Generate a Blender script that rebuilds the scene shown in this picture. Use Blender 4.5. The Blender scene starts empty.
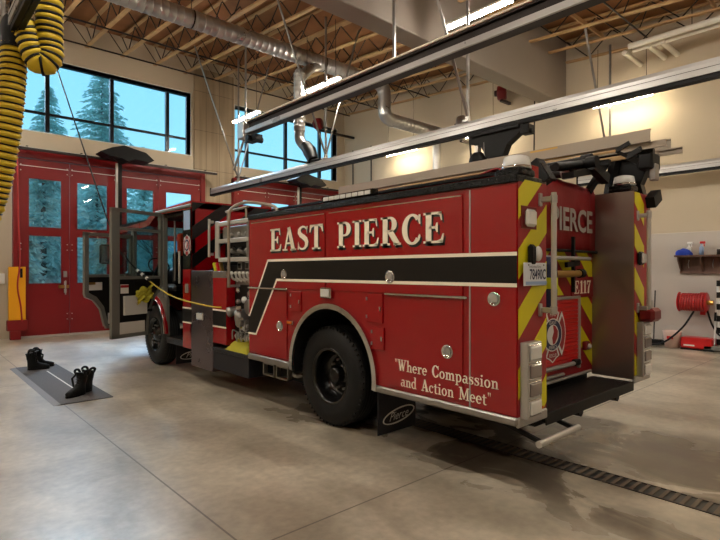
SKY = 1.25; TUBE = 145.0; EXPO = 0.68; SUN = 5.0
import bpy, math, random
from mathutils import Vector, Matrix
random.seed(7)
PI = math.pi
sc = bpy.context.scene
COL = sc.collection

# ---------------------------------------------------------------- materials
def s2l(c):
    return tuple(((x / 255.0) / 12.92 if x / 255.0 <= 0.04045 else ((x / 255.0 + 0.055) / 1.055) ** 2.4) for x in c)

def mat(name, rgb, rough=0.5, metal=0.0, coat=0.0, var=0.0, vscale=6.0, bump=0.0, bscale=60.0, emit=None, estr=0.0, spec=None, rvar=0.0, stretch=None):
    m = bpy.data.materials.new(name)
    m.use_nodes = True
    nt = m.node_tree; N = nt.nodes; Lk = nt.links
    b = N['Principled BSDF']
    col = s2l(rgb) + (1.0,)
    b.inputs['Base Color'].default_value = col
    b.inputs['Roughness'].default_value = rough
    b.inputs['Metallic'].default_value = metal
    b.inputs['Coat Weight'].default_value = coat
    b.inputs['Coat Roughness'].default_value = 0.08
    if spec is not None: b.inputs['Specular IOR Level'].default_value = spec
    if emit:
        b.inputs['Emission Color'].default_value = s2l(emit) + (1,)
        b.inputs['Emission Strength'].default_value = estr
    if var or bump or rvar:
        tc = N.new('ShaderNodeTexCoord')
        src = tc.outputs['Object']
        if stretch:
            mp = N.new('ShaderNodeMapping'); mp.inputs['Scale'].default_value = stretch
            Lk.new(src, mp.inputs['Vector']); src = mp.outputs['Vector']
    if var or rvar:
        n = N.new('ShaderNodeTexNoise'); n.inputs['Scale'].default_value = vscale; n.inputs['Detail'].default_value = 6
        Lk.new(src, n.inputs['Vector'])
    if var:
        r = N.new('ShaderNodeValToRGB')
        r.color_ramp.elements[0].position = 0.3; r.color_ramp.elements[1].position = 0.7
        r.color_ramp.elements[0].color = tuple(c * (1 - var) for c in col[:3]) + (1,)
        r.color_ramp.elements[1].color = tuple(min(1, c * (1 + var)) for c in col[:3]) + (1,)
        Lk.new(n.outputs['Fac'], r.inputs['Fac']); Lk.new(r.outputs['Color'], b.inputs['Base Color'])
    if rvar:
        mr = N.new('ShaderNodeMapRange')
        mr.inputs['From Min'].default_value = 0.3; mr.inputs['From Max'].default_value = 0.7
        mr.inputs['To Min'].default_value = max(0.02, rough - rvar); mr.inputs['To Max'].default_value = min(1, rough + rvar)
        Lk.new(n.outputs['Fac'], mr.inputs['Value']); Lk.new(mr.outputs['Result'], b.inputs['Roughness'])
    if bump:
        n2 = N.new('ShaderNodeTexNoise'); n2.inputs['Scale'].default_value = bscale; n2.inputs['Detail'].default_value = 3
        Lk.new(src, n2.inputs['Vector'])
        bp = N.new('ShaderNodeBump'); bp.inputs['Strength'].default_value = bump; bp.inputs['Distance'].default_value = 0.01
        Lk.new(n2.outputs['Fac'], bp.inputs['Height']); Lk.new(bp.outputs['Normal'], b.inputs['Normal'])
    return m

def tread_mat(name, rgb, rough, metal):
    """diamond tread plate: crossed raised dashes"""
    m = mat(name, rgb, rough, metal)
    nt = m.node_tree; N = nt.nodes; Lk = nt.links
    tc = N.new('ShaderNodeTexCoord')
    v = N.new('ShaderNodeTexVoronoi'); v.inputs['Scale'].default_value = 70; v.feature = 'F1'
    Lk.new(tc.outputs['Object'], v.inputs['Vector'])
    r = N.new('ShaderNodeValToRGB')
    r.color_ramp.elements[0].position = 0.25; r.color_ramp.elements[0].color = (1, 1, 1, 1)
    r.color_ramp.elements[1].position = 0.38; r.color_ramp.elements[1].color = (0, 0, 0, 1)
    Lk.new(v.outputs['Distance'], r.inputs['Fac'])
    bp = N.new('ShaderNodeBump'); bp.inputs['Strength'].default_value = 0.8; bp.inputs['Distance'].default_value = 0.006
    Lk.new(r.outputs['Color'], bp.inputs['Height']); Lk.new(bp.outputs['Normal'], N['Principled BSDF'].inputs['Normal'])
    mr = N.new('ShaderNodeMapRange'); mr.inputs['To Min'].default_value = rough + .2; mr.inputs['To Max'].default_value = max(.1, rough - .1)
    Lk.new(r.outputs['Color'], mr.inputs['Value']); Lk.new(mr.outputs['Result'], N['Principled BSDF'].inputs['Roughness'])
    return m

def glass_mat(name, tint, refl=0.12, rough=0.02):
    m = bpy.data.materials.new(name); m.use_nodes = True
    nt = m.node_tree; N = nt.nodes; Lk = nt.links
    N.remove(N['Principled BSDF'])
    out = N['Material Output']
    t = N.new('ShaderNodeBsdfTransparent'); t.inputs['Color'].default_value = tint + (1,)
    g = N.new('ShaderNodeBsdfGlossy'); g.inputs['Roughness'].default_value = rough
    lw = N.new('ShaderNodeLayerWeight'); lw.inputs['Blend'].default_value = .5
    fr = N.new('ShaderNodeMath'); fr.operation = 'POWER'; fr.inputs[1].default_value = 4; Lk.new(lw.outputs['Facing'], fr.inputs[0])
    ad = N.new('ShaderNodeMath'); ad.operation = 'MULTIPLY_ADD'; ad.inputs[1].default_value = 0.5; ad.inputs[2].default_value = refl * .2
    mx = N.new('ShaderNodeMixShader')
    Lk.new(fr.outputs[0], ad.inputs[0]); Lk.new(ad.outputs[0], mx.inputs['Fac'])
    Lk.new(t.outputs['BSDF'], mx.inputs[1]); Lk.new(g.outputs['BSDF'], mx.inputs[2])
    Lk.new(mx.outputs['Shader'], out.inputs['Surface'])
    return m

M = {}
M['red'] = mat('fire_red_paint', (146, 5, 16), 0.2, 0, 0.3)
M['red_matte'] = mat('red_vinyl', (140, 16, 26), 0.45, bump=.3, bscale=9)
M['red_slat'] = mat('red_roller', (196, 14, 20), 0.32, 0, .4)
M['red_dark'] = mat('dark_red_paint', (110, 10, 16), 0.4)
M['door_red'] = mat('bay_door_red', (122, 5, 11), 0.4, 0, .05)
M['yellow_refl'] = mat('reflective_yellow', (214, 205, 12), 0.4)
M['red_refl'] = mat('reflective_red', (150, 16, 28), 0.4)
M['black_refl'] = mat('reflective_black', (17, 15, 15), 0.35, spec=.3)
M['cream'] = mat('cream_vinyl', (250, 240, 220), 0.4)
M['shadow'] = mat('black_vinyl', (10, 10, 11), 0.45)
M['silver_letter'] = mat('grey_reflective_letter', (158, 150, 144), 0.5)
M['white'] = mat('white_plastic', (225, 225, 222), 0.4)
M['white_line'] = mat('white_vinyl', (250, 238, 220), 0.4)
M['chrome'] = mat('chrome', (215, 215, 218), 0.12, 1.0)
M['steel'] = mat('brushed_steel', (184, 182, 180), 0.34, .7, rvar=.05, vscale=4)
M['steel_dull'] = mat('dull_steel', (150, 146, 142), 0.42, .9, var=.12, vscale=5)
M['brushed_panel'] = mat('brushed_stainless_panel', (160, 146, 136), 0.30, .85, rvar=.015, vscale=1.2, stretch=(.2, .2, 8))
M['alu'] = mat('aluminium', (196, 192, 186), 0.35, .5, rvar=.06)
M['alu_rail'] = mat('anodised_rail', (190, 188, 186), 0.32, .45, rvar=.06, vscale=2)
M['ladder'] = mat('ladder_aluminium', (150, 138, 124), 0.45, .45)
M['galv'] = mat('galvanised_duct', (176, 174, 172), 0.3, .8, var=.05, vscale=3, rvar=.03)
M['black'] = mat('black_plastic', (11, 11, 12), 0.5, spec=.25)
M['black_gloss'] = mat('black_gloss', (10, 10, 12), 0.18)
M['rubber'] = mat('tyre_rubber', (15, 15, 16), 0.62, bump=.15, bscale=90, spec=.3)
M['rim'] = mat('black_rim', (8, 8, 9), 0.25, .1)
M['dark'] = mat('dark_undercarriage', (12, 11, 11), 0.6, spec=.2)
M['navy'] = mat('mudflap_rubber', (18, 20, 30), 0.55)
M['tread_black'] = tread_mat('black_tread_plate', (20, 20, 21), .25, .6)
M['tread_grey'] = tread_mat('grey_tread_plate', (60, 60, 62), .3, .8)
M['grey_frame'] = mat('grey_door_frame', (112, 112, 106), 0.4, .2)
M['grey_trim'] = mat('grey_plastic_trim', (120, 118, 112), 0.5)
M['lens_clear'] = mat('clear_lens', (214, 214, 210), 0.12, 0, .8)
M['lens_red'] = mat('smoked_lens', (120, 108, 104), 0.15, 0, .8)
M['amber'] = mat('amber_lens', (226, 110, 20), 0.2, 0, .6)
M['orange'] = mat('orange_seat_cover', (205, 60, 20), 0.6)
M['hivis'] = mat('hivis_yellow_cloth', (205, 208, 36), 0.8, bump=.4, bscale=20)
M['paper'] = mat('paper_label', (214, 212, 206), 0.6)
M['plate'] = mat('plate_white', (220, 224, 232), 0.35)
M['plate_blue'] = mat('plate_blue', (150, 176, 214), 0.4)
M['ink'] = mat('plate_ink', (30, 40, 80), 0.5)
M['blue'] = mat('blue_cloth', (24, 58, 170), 0.8)
M['yellow_hose'] = mat('yellow_hose_fabric', (206, 176, 30), 0.55)
M['bollard'] = mat('bollard_yellow', (240, 168, 10), 0.45)
M['yellow_cord'] = mat('yellow_cord', (196, 172, 50), 0.45)
M['brass'] = mat('brass', (190, 150, 80), 0.3, .9)
M['pink'] = mat('pink_bucket_plastic', (224, 196, 186), 0.45)
M['wood_shelf'] = mat('stained_shelf_wood', (96, 68, 56), 0.5, var=.25, vscale=4, stretch=(1, 6, 1))
M['mat_grey'] = mat('ribbed_rubber_mat', (88, 86, 88), 0.75, bump=.5, bscale=140)
M['mat_edge'] = mat('mat_bevel', (122, 122, 126), 0.6)
M['boot'] = mat('boot_leather', (11, 12, 14), 0.6, bump=.6, bscale=45, spec=.25)
M['beam'] = mat('painted_grey_beam', (138, 128, 120), 0.7, var=.05, vscale=1)
M['joist'] = mat('pale_joist_wood', (182, 148, 104), 0.6, var=.12, vscale=3)
M['dark_steel'] = mat('dark_steel', (48, 40, 38), 0.5, .5)
M['ply'] = mat('plywood_deck', (134, 88, 48), 0.75, var=.2, vscale=1.4)
M['wall'] = mat('tan_wall_paint', (194, 180, 157), 0.75, var=.03, vscale=.7)
M['wall_low'] = mat('wainscot_panel', (190, 182, 174), 0.5, var=.03, vscale=1)
M['board_concrete'] = None
M['frame_black'] = mat('window_frame', (20, 22, 26), 0.35, .3)
M['reveal'] = mat('window_reveal_white', (215, 222, 224), 0.6)
M['tube'] = mat('fluorescent_tube', (255, 255, 255), 0.5, emit=(255, 246, 230), estr=1.0)
M['tube_dim'] = mat('warm_fluorescent_tube', (255, 255, 255), 0.5, emit=(255, 238, 202), estr=1.0)
M['dark_panel'] = mat('dark_stainless_panel', (112, 100, 104), 0.3, .85, rvar=.05, vscale=2)
M['cloth_yellow'] = mat('dull_yellow_cloth', (168, 160, 40), 0.8, bump=.4, bscale=20)
M['grate'] = mat('rusty_grate', (98, 84, 70), 0.6, .3)
M['pocket'] = mat('pale_pocket_plastic', (196, 194, 188), 0.45)
M['fixture'] = mat('fixture_white', (230, 225, 214), 0.5)
M['glass'] = glass_mat('window_glass', (.86, .95, .97))
M['glass_cab'] = glass_mat('cab_glass', (.78, .86, .86), .3)
M['motor_black'] = mat('motor_black', (15, 14, 14), 0.5, spec=.25)
M['red_plastic'] = mat('red_plastic', (196, 22, 26), 0.35, 0, .2)
M['red_rubber'] = mat('red_rubber_hose', (170, 40, 40), 0.5)
M['needles'] = mat('conifer_needles', (168, 196, 192), 0.8, var=.3, vscale=3)  # needle colour paled so that it carries the haze
M['bark'] = mat('bark', (78, 74, 70), 0.9, var=.3)
M['grass'] = mat('grass', (96, 120, 86), 0.95, var=.2)
M['asphalt'] = mat('asphalt', (120, 124, 128), 0.9, var=.1)
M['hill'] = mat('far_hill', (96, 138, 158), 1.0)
M['snow'] = mat('black_cord', (14, 14, 14), .5)

def concrete_floor():
    m = bpy.data.materials.new('stained_concrete'); m.use_nodes = True
    nt = m.node_tree; N = nt.nodes; Lk = nt.links; b = N['Principled BSDF']; b.inputs['Coat Weight'].default_value = .35; b.inputs['Coat Roughness'].default_value = .28
    g = N.new('ShaderNodeNewGeometry')
    def noise(scale, detail=8, stretch=(1, 1, 1), dist=0.0):
        mp = N.new('ShaderNodeMapping'); mp.inputs['Scale'].default_value = stretch
        Lk.new(g.outputs['Position'], mp.inputs['Vector'])
        n = N.new('ShaderNodeTexNoise'); n.inputs['Scale'].default_value = scale; n.inputs['Detail'].default_value = detail
        n.inputs['Distortion'].default_value = dist
        Lk.new(mp.outputs['Vector'], n.inputs['Vector']); return n.outputs['Fac']
    def ramp(src, p0, c0, p1, c1):
        r = N.new('ShaderNodeValToRGB'); e = r.color_ramp.elements
        e[0].position = p0; e[0].color = c0 + (1,); e[1].position = p1; e[1].color = c1 + (1,)
        Lk.new(src, r.inputs['Fac']); return r.outputs['Color']
    def mixc(kind, fac, a, c):
        x = N.new('ShaderNodeMix'); x.data_type = 'RGBA'; x.blend_type = kind
        if isinstance(fac, (int, float)): x.inputs['Factor'].default_value = fac
        else: Lk.new(fac, x.inputs['Factor'])
        Lk.new(a, x.inputs['A']); Lk.new(c, x.inputs['B']); return x.outputs['Result']
    base = ramp(noise(1.3, 9, dist=.4), .3, s2l((162, 152, 134)), .7, s2l((206, 196, 176)))
    fine = ramp(noise(14, 8), .3, (.78, .78, .78), .7, (1.1, 1.1, 1.1))
    c = mixc('MULTIPLY', .8, base, fine)
    streak = ramp(noise(1.6, 8, (1, .35, 1), .8), .42, (.66, .63, .6), .6, (1, 1, 1))
    c = mixc('MULTIPLY', .75, c, streak)
    # oily / wet patches round the trench drain behind the engine and under it
    sx = N.new('ShaderNodeSeparateXYZ'); Lk.new(g.outputs['Position'], sx.inputs[0])
    def band(axis, a0, a1, b1, b0):
        r = N.new('ShaderNodeMapRange'); r.interpolation_type = 'SMOOTHSTEP'
        r.inputs['From Min'].default_value = a0; r.inputs['From Max'].default_value = a1
        Lk.new(sx.outputs[axis], r.inputs['Value'])
        q = N.new('ShaderNodeMapRange'); q.interpolation_type = 'SMOOTHSTEP'
        q.inputs['From Min'].default_value = b1; q.inputs['From Max'].default_value = b0
        q.inputs['To Min'].default_value = 1; q.inputs['To Max'].default_value = 0
        Lk.new(sx.outputs[axis], q.inputs['Value'])
        mu = N.new('ShaderNodeMath'); mu.operation = 'MULTIPLY'
        Lk.new(r.outputs[0], mu.inputs[0]); Lk.new(q.outputs[0], mu.inputs[1]); return mu.outputs[0]
    def mul(a, c2):
        mu = N.new('ShaderNodeMath'); mu.operation = 'MULTIPLY'
        Lk.new(a, mu.inputs[0])
        if isinstance(c2, float): mu.inputs[1].default_value = c2
        else: Lk.new(c2, mu.inputs[1])
        return mu.outputs[0]
    zone = mul(band('X', 3.0, 3.7, 5.2, 6.2), band('Y', -.6, 1.2, 4.5, 6.0))
    pn = ramp(noise(1.7, 7, (1, .6, 1), 1.2), .40, (0, 0, 0), .56, (1, 1, 1))
    bw = N.new('ShaderNodeRGBToBW'); Lk.new(pn, bw.inputs[0])
    wet = mul(zone, bw.outputs[0])
    dk = N.new('ShaderNodeRGB'); dk.outputs[0].default_value = s2l((84, 72, 60)) + (1,)
    c = mixc('MIX', mul(wet, .85), c, dk.outputs[0])
    # tyre track band beyond the drain
    z2 = mul(band('X', 5.0, 5.35, 5.9, 6.3), band('Y', -1.5, 0.0, 2.6, 3.4))
    c = mixc('MIX', mul(mul(z2, bw.outputs[0]), .6), c, dk.outputs[0])
    # saw-cut joints
    for axis, v in (('X', 1.565), ('X', 9.55), ('Y', 2.72), ('Y', 8.9), ('X', -2.5), ('Y', -3.5)):
        s = N.new('ShaderNodeMath'); s.operation = 'SUBTRACT'; s.inputs[1].default_value = v; Lk.new(sx.outputs[axis], s.inputs[0])
        a = N.new('ShaderNodeMath'); a.operation = 'ABSOLUTE'; Lk.new(s.outputs[0], a.inputs[0])
        l = N.new('ShaderNodeMath'); l.operation = 'LESS_THAN'; l.inputs[1].default_value = .007; Lk.new(a.outputs[0], l.inputs[0])
        j = N.new('ShaderNodeRGB'); j.outputs[0].default_value = s2l((70, 60, 50)) + (1,)
        c = mixc('MIX', mul(l.outputs[0], .8), c, j.outputs[0])
    Lk.new(c, b.inputs['Base Color'])
    rr = N.new('ShaderNodeMapRange'); rr.inputs['To Min'].default_value = .22; rr.inputs['To Max'].default_value = .5
    Lk.new(noise(2.2, 6, dist=.5), rr.inputs['Value'])
    sb = N.new('ShaderNodeMath'); sb.operation = 'MULTIPLY_ADD'; sb.inputs[1].default_value = -.2
    Lk.new(wet, sb.inputs[0]); Lk.new(rr.outputs[0], sb.inputs[2]); Lk.new(sb.outputs[0], b.inputs['Roughness'])
    bp = N.new('ShaderNodeBump'); bp.inputs['Strength'].default_value = .12; bp.inputs['Distance'].default_value = .01
    Lk.new(noise(30, 4), bp.inputs['Height']); Lk.new(bp.outputs[0], b.inputs['Normal'])
    return m
M['floor'] = concrete_floor()

def boardconc():
    m = bpy.data.materials.new('board_formed_pilaster'); m.use_nodes = True
    nt = m.node_tree; N = nt.nodes; Lk = nt.links; b = N['Principled BSDF']; b.inputs['Roughness'].default_value = .8
    g = N.new('ShaderNodeNewGeometry')
    mp = N.new('ShaderNodeMapping'); mp.inputs['Scale'].default_value = (5.5, 5.5, .25); Lk.new(g.outputs['Position'], mp.inputs[0])
    n = N.new('ShaderNodeTexNoise'); n.inputs['Scale'].default_value = 1.6; n.inputs['Detail'].default_value = 5; Lk.new(mp.outputs[0], n.inputs['Vector'])
    r = N.new('ShaderNodeValToRGB'); e = r.color_ramp.elements
    e[0].position = .3; e[0].color = s2l((150, 132, 108)) + (1,); e[1].position = .7; e[1].color = s2l((172, 154, 128)) + (1,)
    Lk.new(n.outputs['Fac'], r.inputs[0])
    br = N.new('ShaderNodeTexBrick'); br.offset = 0
    br.inputs['Color1'].default_value = (1, 1, 1, 1); br.inputs['Color2'].default_value = (1, 1, 1, 1); br.inputs['Mortar'].default_value = (.45, .42, .4, 1)
    br.inputs['Scale'].default_value = 1; br.inputs['Mortar Size'].default_value = .008; br.inputs['Brick Width'].default_value = .45; br.inputs['Row Height'].default_value = 1.2
    m2 = N.new('ShaderNodeMapping'); m2.inputs['Rotation'].default_value = (PI / 2, 0, 0); Lk.new(g.outputs['Position'], m2.inputs[0]); Lk.new(m2.outputs[0], br.inputs['Vector'])
    x = N.new('ShaderNodeMix'); x.data_type = 'RGBA'; x.blend_type = 'MULTIPLY'; x.inputs['Factor'].default_value = .8
    Lk.new(r.outputs[0], x.inputs['A']); Lk.new(br.outputs['Color'], x.inputs['B']); Lk.new(x.outputs['Result'], b.inputs['Base Color'])
    return m
M['board_concrete'] = boardconc()

# ---------------------------------------------------------------- mesh builder (world coordinates)
class MB:
    def __init__(s): s.v = []; s.f = []; s.mi = []; s.sm = []; s.mats = []
    def m(s, mt):
        if isinstance(mt, str): mt = M[mt]
        if mt not in s.mats: s.mats.append(mt)
        return s.mats.index(mt)
    def add(s, vs, fs, mt, smooth=False):
        k = len(s.v); i = s.m(mt)
        s.v += [tuple(v) for v in vs]
        for f in fs: s.f.append(tuple(a + k for a in f)); s.mi.append(i); s.sm.append(smooth)
        return s
    def box(s, x0, x1, y0, y1, z0, z1, mt, bev=0.0):
        if x0 > x1: x0, x1 = x1, x0
        if y0 > y1: y0, y1 = y1, y0
        if z0 > z1: z0, z1 = z1, z0
        b = min(bev, (x1 - x0) * .49, (y1 - y0) * .49, (z1 - z0) * .49)
        if b <= 0:
            vs = [(x0, y0, z0), (x1, y0, z0), (x1, y1, z0), (x0, y1, z0), (x0, y0, z1), (x1, y0, z1), (x1, y1, z1), (x0, y1, z1)]
            return s.add(vs, [(0, 3, 2, 1), (4, 5, 6, 7), (0, 1, 5, 4), (1, 2, 6, 5), (2, 3, 7, 6), (3, 0, 4, 7)], mt)
        vs = []; idx = {}
        X = (x0, x1); Yv = (y0, y1); Zv = (z0, z1)
        for i in (0, 1):
            for j in (0, 1):
                for k in (0, 1):
                    sx, sy, sz = (1 if i == 0 else -1), (1 if j == 0 else -1), (1 if k == 0 else -1)
                    for a in range(3):
                        p = [X[i] + sx * b, Yv[j] + sy * b, Zv[k] + sz * b]
                        p[a] = (X[i], Yv[j], Zv[k])[a]
                        idx[(i, j, k, a)] = len(vs); vs.append(tuple(p))
        fs = []
        fs.append([idx[(0, j, k, 0)] for j, k in ((0, 0), (0, 1), (1, 1), (1, 0))]); fs.append([idx[(1, j, k, 0)] for j, k in ((0, 0), (1, 0), (1, 1), (0, 1))])
        fs.append([idx[(i, 0, k, 1)] for i, k in ((0, 0), (1, 0), (1, 1), (0, 1))]); fs.append([idx[(i, 1, k, 1)] for i, k in ((0, 0), (0, 1), (1, 1), (1, 0))])
        fs.append([idx[(i, j, 0, 2)] for i, j in ((0, 0), (0, 1), (1, 1), (1, 0))]); fs.append([idx[(i, j, 1, 2)] for i, j in ((0, 0), (1, 0), (1, 1), (0, 1))])
        for j in (0, 1):
            for k in (0, 1): fs.append([idx[(0, j, k, 1)], idx[(1, j, k, 1)], idx[(1, j, k, 2)], idx[(0, j, k, 2)]])
        for i in (0, 1):
            for k in (0, 1): fs.append([idx[(i, 0, k, 0)], idx[(i, 1, k, 0)], idx[(i, 1, k, 2)], idx[(i, 0, k, 2)]])
        for i in (0, 1):
            for j in (0, 1): fs.append([idx[(i, j, 0, 0)], idx[(i, j, 1, 0)], idx[(i, j, 1, 1)], idx[(i, j, 0, 1)]])
        for i in (0, 1):
            for j in (0, 1):
                for k in (0, 1): fs.append([idx[(i, j, k, a)] for a in range(3)])
        c = Vector(((x0 + x1) / 2, (y0 + y1) / 2, (z0 + z1) / 2)); out = []
        for f in fs:
            pv = [Vector(vs[a]) for a in f]; n = (pv[1] - pv[0]).cross(pv[2] - pv[0]); ce = sum(pv, Vector()) / len(pv)
            out.append(tuple(f) if n.dot(ce - c) > 0 else tuple(reversed(f)))
        return s.add(vs, out, mt)
    def obox(s, c, ax, hs, mt):
        """oriented box: centre, 3 axes, half sizes"""
        c = Vector(c); a = [Vector(q).normalized() * h for q, h in zip(ax, hs)]
        vs = [c + i * a[0] + j * a[1] + k * a[2] for k in (-1, 1) for i, j in ((-1, -1), (1, -1), (1, 1), (-1, 1))]
        fs = [(0, 3, 2, 1), (4, 5, 6, 7), (0, 1, 5, 4), (1, 2, 6, 5), (2, 3, 7, 6), (3, 0, 4, 7)]
        return s.add(vs, fs, mt)
    def bar(s, p0, p1, w, h, mt, up=(0, 0, 1)):
        p0 = Vector(p0); p1 = Vector(p1); d = p1 - p0; L = d.length; d.normalize(); u = Vector(up)
        if abs(d.dot(u)) > .98: u = Vector((1, 0, 0))
        sd = d.cross(u).normalized(); u2 = sd.cross(d)
        return s.obox((p0 + p1) / 2, (d, sd, u2), (L / 2, w / 2, h / 2), mt)
    def cyl(s, p0, p1, r, mt, n=16, r1=None, caps=True):
        p0 = Vector(p0); p1 = Vector(p1); d = (p1 - p0).normalized(); r1 = r if r1 is None else r1
        u = d.orthogonal().normalized(); w = d.cross(u)
        ring = lambda p, q: [p + q * (math.cos(2 * PI * i / n) * u + math.sin(2 * PI * i / n) * w) for i in range(n)]
        A = ring(p0, r); B = ring(p1, r1)
        s.add(A + B, [(i, (i + 1) % n, n + (i + 1) % n, n + i) for i in range(n)], mt, True)
        if caps:
            s.add(A, [tuple(reversed(range(n)))], mt); s.add(B, [tuple(range(n))], mt)
        return s
    def tube(s, pts, r, mt, n=10, caps=True, rad=None):
        pts = [Vector(p) for p in pts]; vs = []; fs = []
        u = None
        for i, p in enumerate(pts):
            d = (pts[min(i + 1, len(pts) - 1)] - pts[max(i - 1, 0)]).normalized()
            if u is None: u = d.orthogonal().normalized()
            else:
                u = u - d * u.dot(d); u = u.normalized() if u.length > 1e-6 else d.orthogonal().normalized()
            w = d.cross(u); q = rad[i] if rad else r
            vs += [p + q * (math.cos(2 * PI * k / n) * u + math.sin(2 * PI * k / n) * w) for k in range(n)]
        for i in range(len(pts) - 1):
            for k in range(n): fs.append((i * n + k, i * n + (k + 1) % n, (i + 1) * n + (k + 1) % n, (i + 1) * n + k))
        s.add(vs, fs, mt, True)
        if caps:
            s.add(vs[:n], [tuple(reversed(range(n)))], mt); s.add(vs[-n:], [tuple(range(n))], mt)
        return s
    def rev(s, prof, c, axis, mt, n=32, a0=0, a1=2 * PI, flip=False):
        """revolve (offset along axis, radius) profile"""
        c = Vector(c); d = Vector(axis).normalized(); u = d.orthogonal().normalized(); w = d.cross(u); vs = []; fs = []
        full = abs(a1 - a0 - 2 * PI) < 1e-6; cnt = n if full else n + 1
        for t, r in prof:
            for i in range(cnt):
                a = a0 + (a1 - a0) * i / n
                vs.append(c + d * t + r * (math.cos(a) * u + math.sin(a) * w))
        for j in range(len(prof) - 1):
            for i in range(n):
                i2 = (i + 1) % cnt
                f = (j * cnt + i, j * cnt + i2, (j + 1) * cnt + i2, (j + 1) * cnt + i)
                fs.append(f if not flip else tuple(reversed(f)))
        return s.add(vs, fs, mt, True)
    def prism(s, poly, o, u, v, n, th, mt):
        """polygon (a,b) in the plane o+a*u+b*v, thickness th along n"""
        o = Vector(o); u = Vector(u); v = Vector(v); n = Vector(n); k = len(poly)
        A = [o + u * a + v * b for a, b in poly]; B = [p + n * th for p in A]
        area = sum(poly[i][0] * poly[(i + 1) % k][1] - poly[(i + 1) % k][0] * poly[i][1] for i in range(k))
        if (area > 0) != (u.cross(v).dot(n) * th > 0): A.reverse(); B.reverse()
        s.add(A + B, [tuple(reversed(range(k))), tuple(range(k, 2 * k))] + [(i, (i + 1) % k, k + (i + 1) % k, k + i) for i in range(k)], mt)
        return s
    def sphere(s, c, r, mt, n=16, m=8, sc3=(1, 1, 1), half=False):
        c = Vector(c); vs = []; fs = []; m0 = m
        for j in range(m0 + 1):
            th = (PI / 2 if half else PI) * j / m0
            for i in range(n):
                a = 2 * PI * i / n
                vs.append(c + Vector((r * math.sin(th) * math.cos(a) * sc3[0], r * math.sin(th) * math.sin(a) * sc3[1], r * math.cos(th) * sc3[2])))
        for j in range(m0):
            for i in range(n): fs.append((j * n + i, (j + 1) * n + i, (j + 1) * n + (i + 1) % n, j * n + (i + 1) % n))
        return s.add(vs, fs, mt, True)
    def build(s, name, parent=None, origin=None):
        lo = [min(v[i] for v in s.v) for i in range(3)]; hi = [max(v[i] for v in s.v) for i in range(3)]
        o = Vector(((lo[0] + hi[0]) / 2, (lo[1] + hi[1]) / 2, lo[2])) if origin is None else Vector(origin)
        me = bpy.data.meshes.new(name)
        me.from_pydata([tuple(Vector(v) - o) for v in s.v], [], s.f)
        for mt in s.mats: me.materials.append(mt)
        me.polygons.foreach_set('material_index', s.mi); me.polygons.foreach_set('use_smooth', s.sm)
        me.update()
        ob = bpy.data.objects.new(name, me); COL.objects.link(ob)
        if parent is not None:
            ob.parent = parent; ob.location = o - WL[parent.name]
        else: ob.location = o
        WL[ob.name] = o
        return ob
WL = {}
def tag(o, label, cat, group=None, kind=None):
    if label: o['label'] = label
    if cat: o['category'] = cat
    if group: o['group'] = group
    if kind: o['kind'] = kind
    return o
def thing(name, label, cat, loc, group=None):
    o = bpy.data.objects.new(name, None); COL.objects.link(o); o.location = loc; o.empty_display_size = .2
    WL[o.name] = Vector(loc); return tag(o, label, cat, group)
def struct(o, label=None, cat=None):
    o['kind'] = 'structure'
    if label: tag(o, label, cat)
    return o
def dup(root, delta, label=None, parent=None):
    c = root.copy(); COL.objects.link(c)
    if parent is None:
        c.location = Vector(root.location) + Vector(delta)
        if label: c['label'] = label
    else: c.parent = parent
    for ch in [q for q in bpy.data.objects if q.parent == root]: dup(ch, (0, 0, 0), parent=c)
    return c
def smooth_path(pts, k=8):
    """Catmull-Rom"""
    P = [Vector(p) for p in pts]; P = [P[0] * 2 - P[1]] + P + [P[-1] * 2 - P[-2]]; out = []
    for i in range(1, len(P) - 2):
        for j in range(k):
            t = j / k
            out.append(.5 * ((2 * P[i]) + (-P[i - 1] + P[i + 1]) * t + (2 * P[i - 1] - 5 * P[i] + 4 * P[i + 1] - P[i + 2]) * t * t + (-P[i - 1] + 3 * P[i] - 3 * P[i + 1] + P[i + 2]) * t ** 3))
    out.append(P[-2]); return out
def clip_rect(poly, a0, a1, b0, b1):
    def cl(p, ax, v, keep_gt):
        out = []
        for i in range(len(p)):
            A, B = p[i], p[(i + 1) % len(p)]
            ia = (A[ax] >= v) if keep_gt else (A[ax] <= v); ib = (B[ax] >= v) if keep_gt else (B[ax] <= v)
            if ia: out.append(A)
            if ia != ib:
                t = (v - A[ax]) / (B[ax] - A[ax]); out.append((A[0] + t * (B[0] - A[0]), A[1] + t * (B[1] - A[1])))
        return out
    for ax, v, g in ((0, a0, True), (0, a1, False), (1, b0, True), (1, b1, False)):
        if poly: poly = cl(poly, ax, v, g)
    return poly

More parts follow.
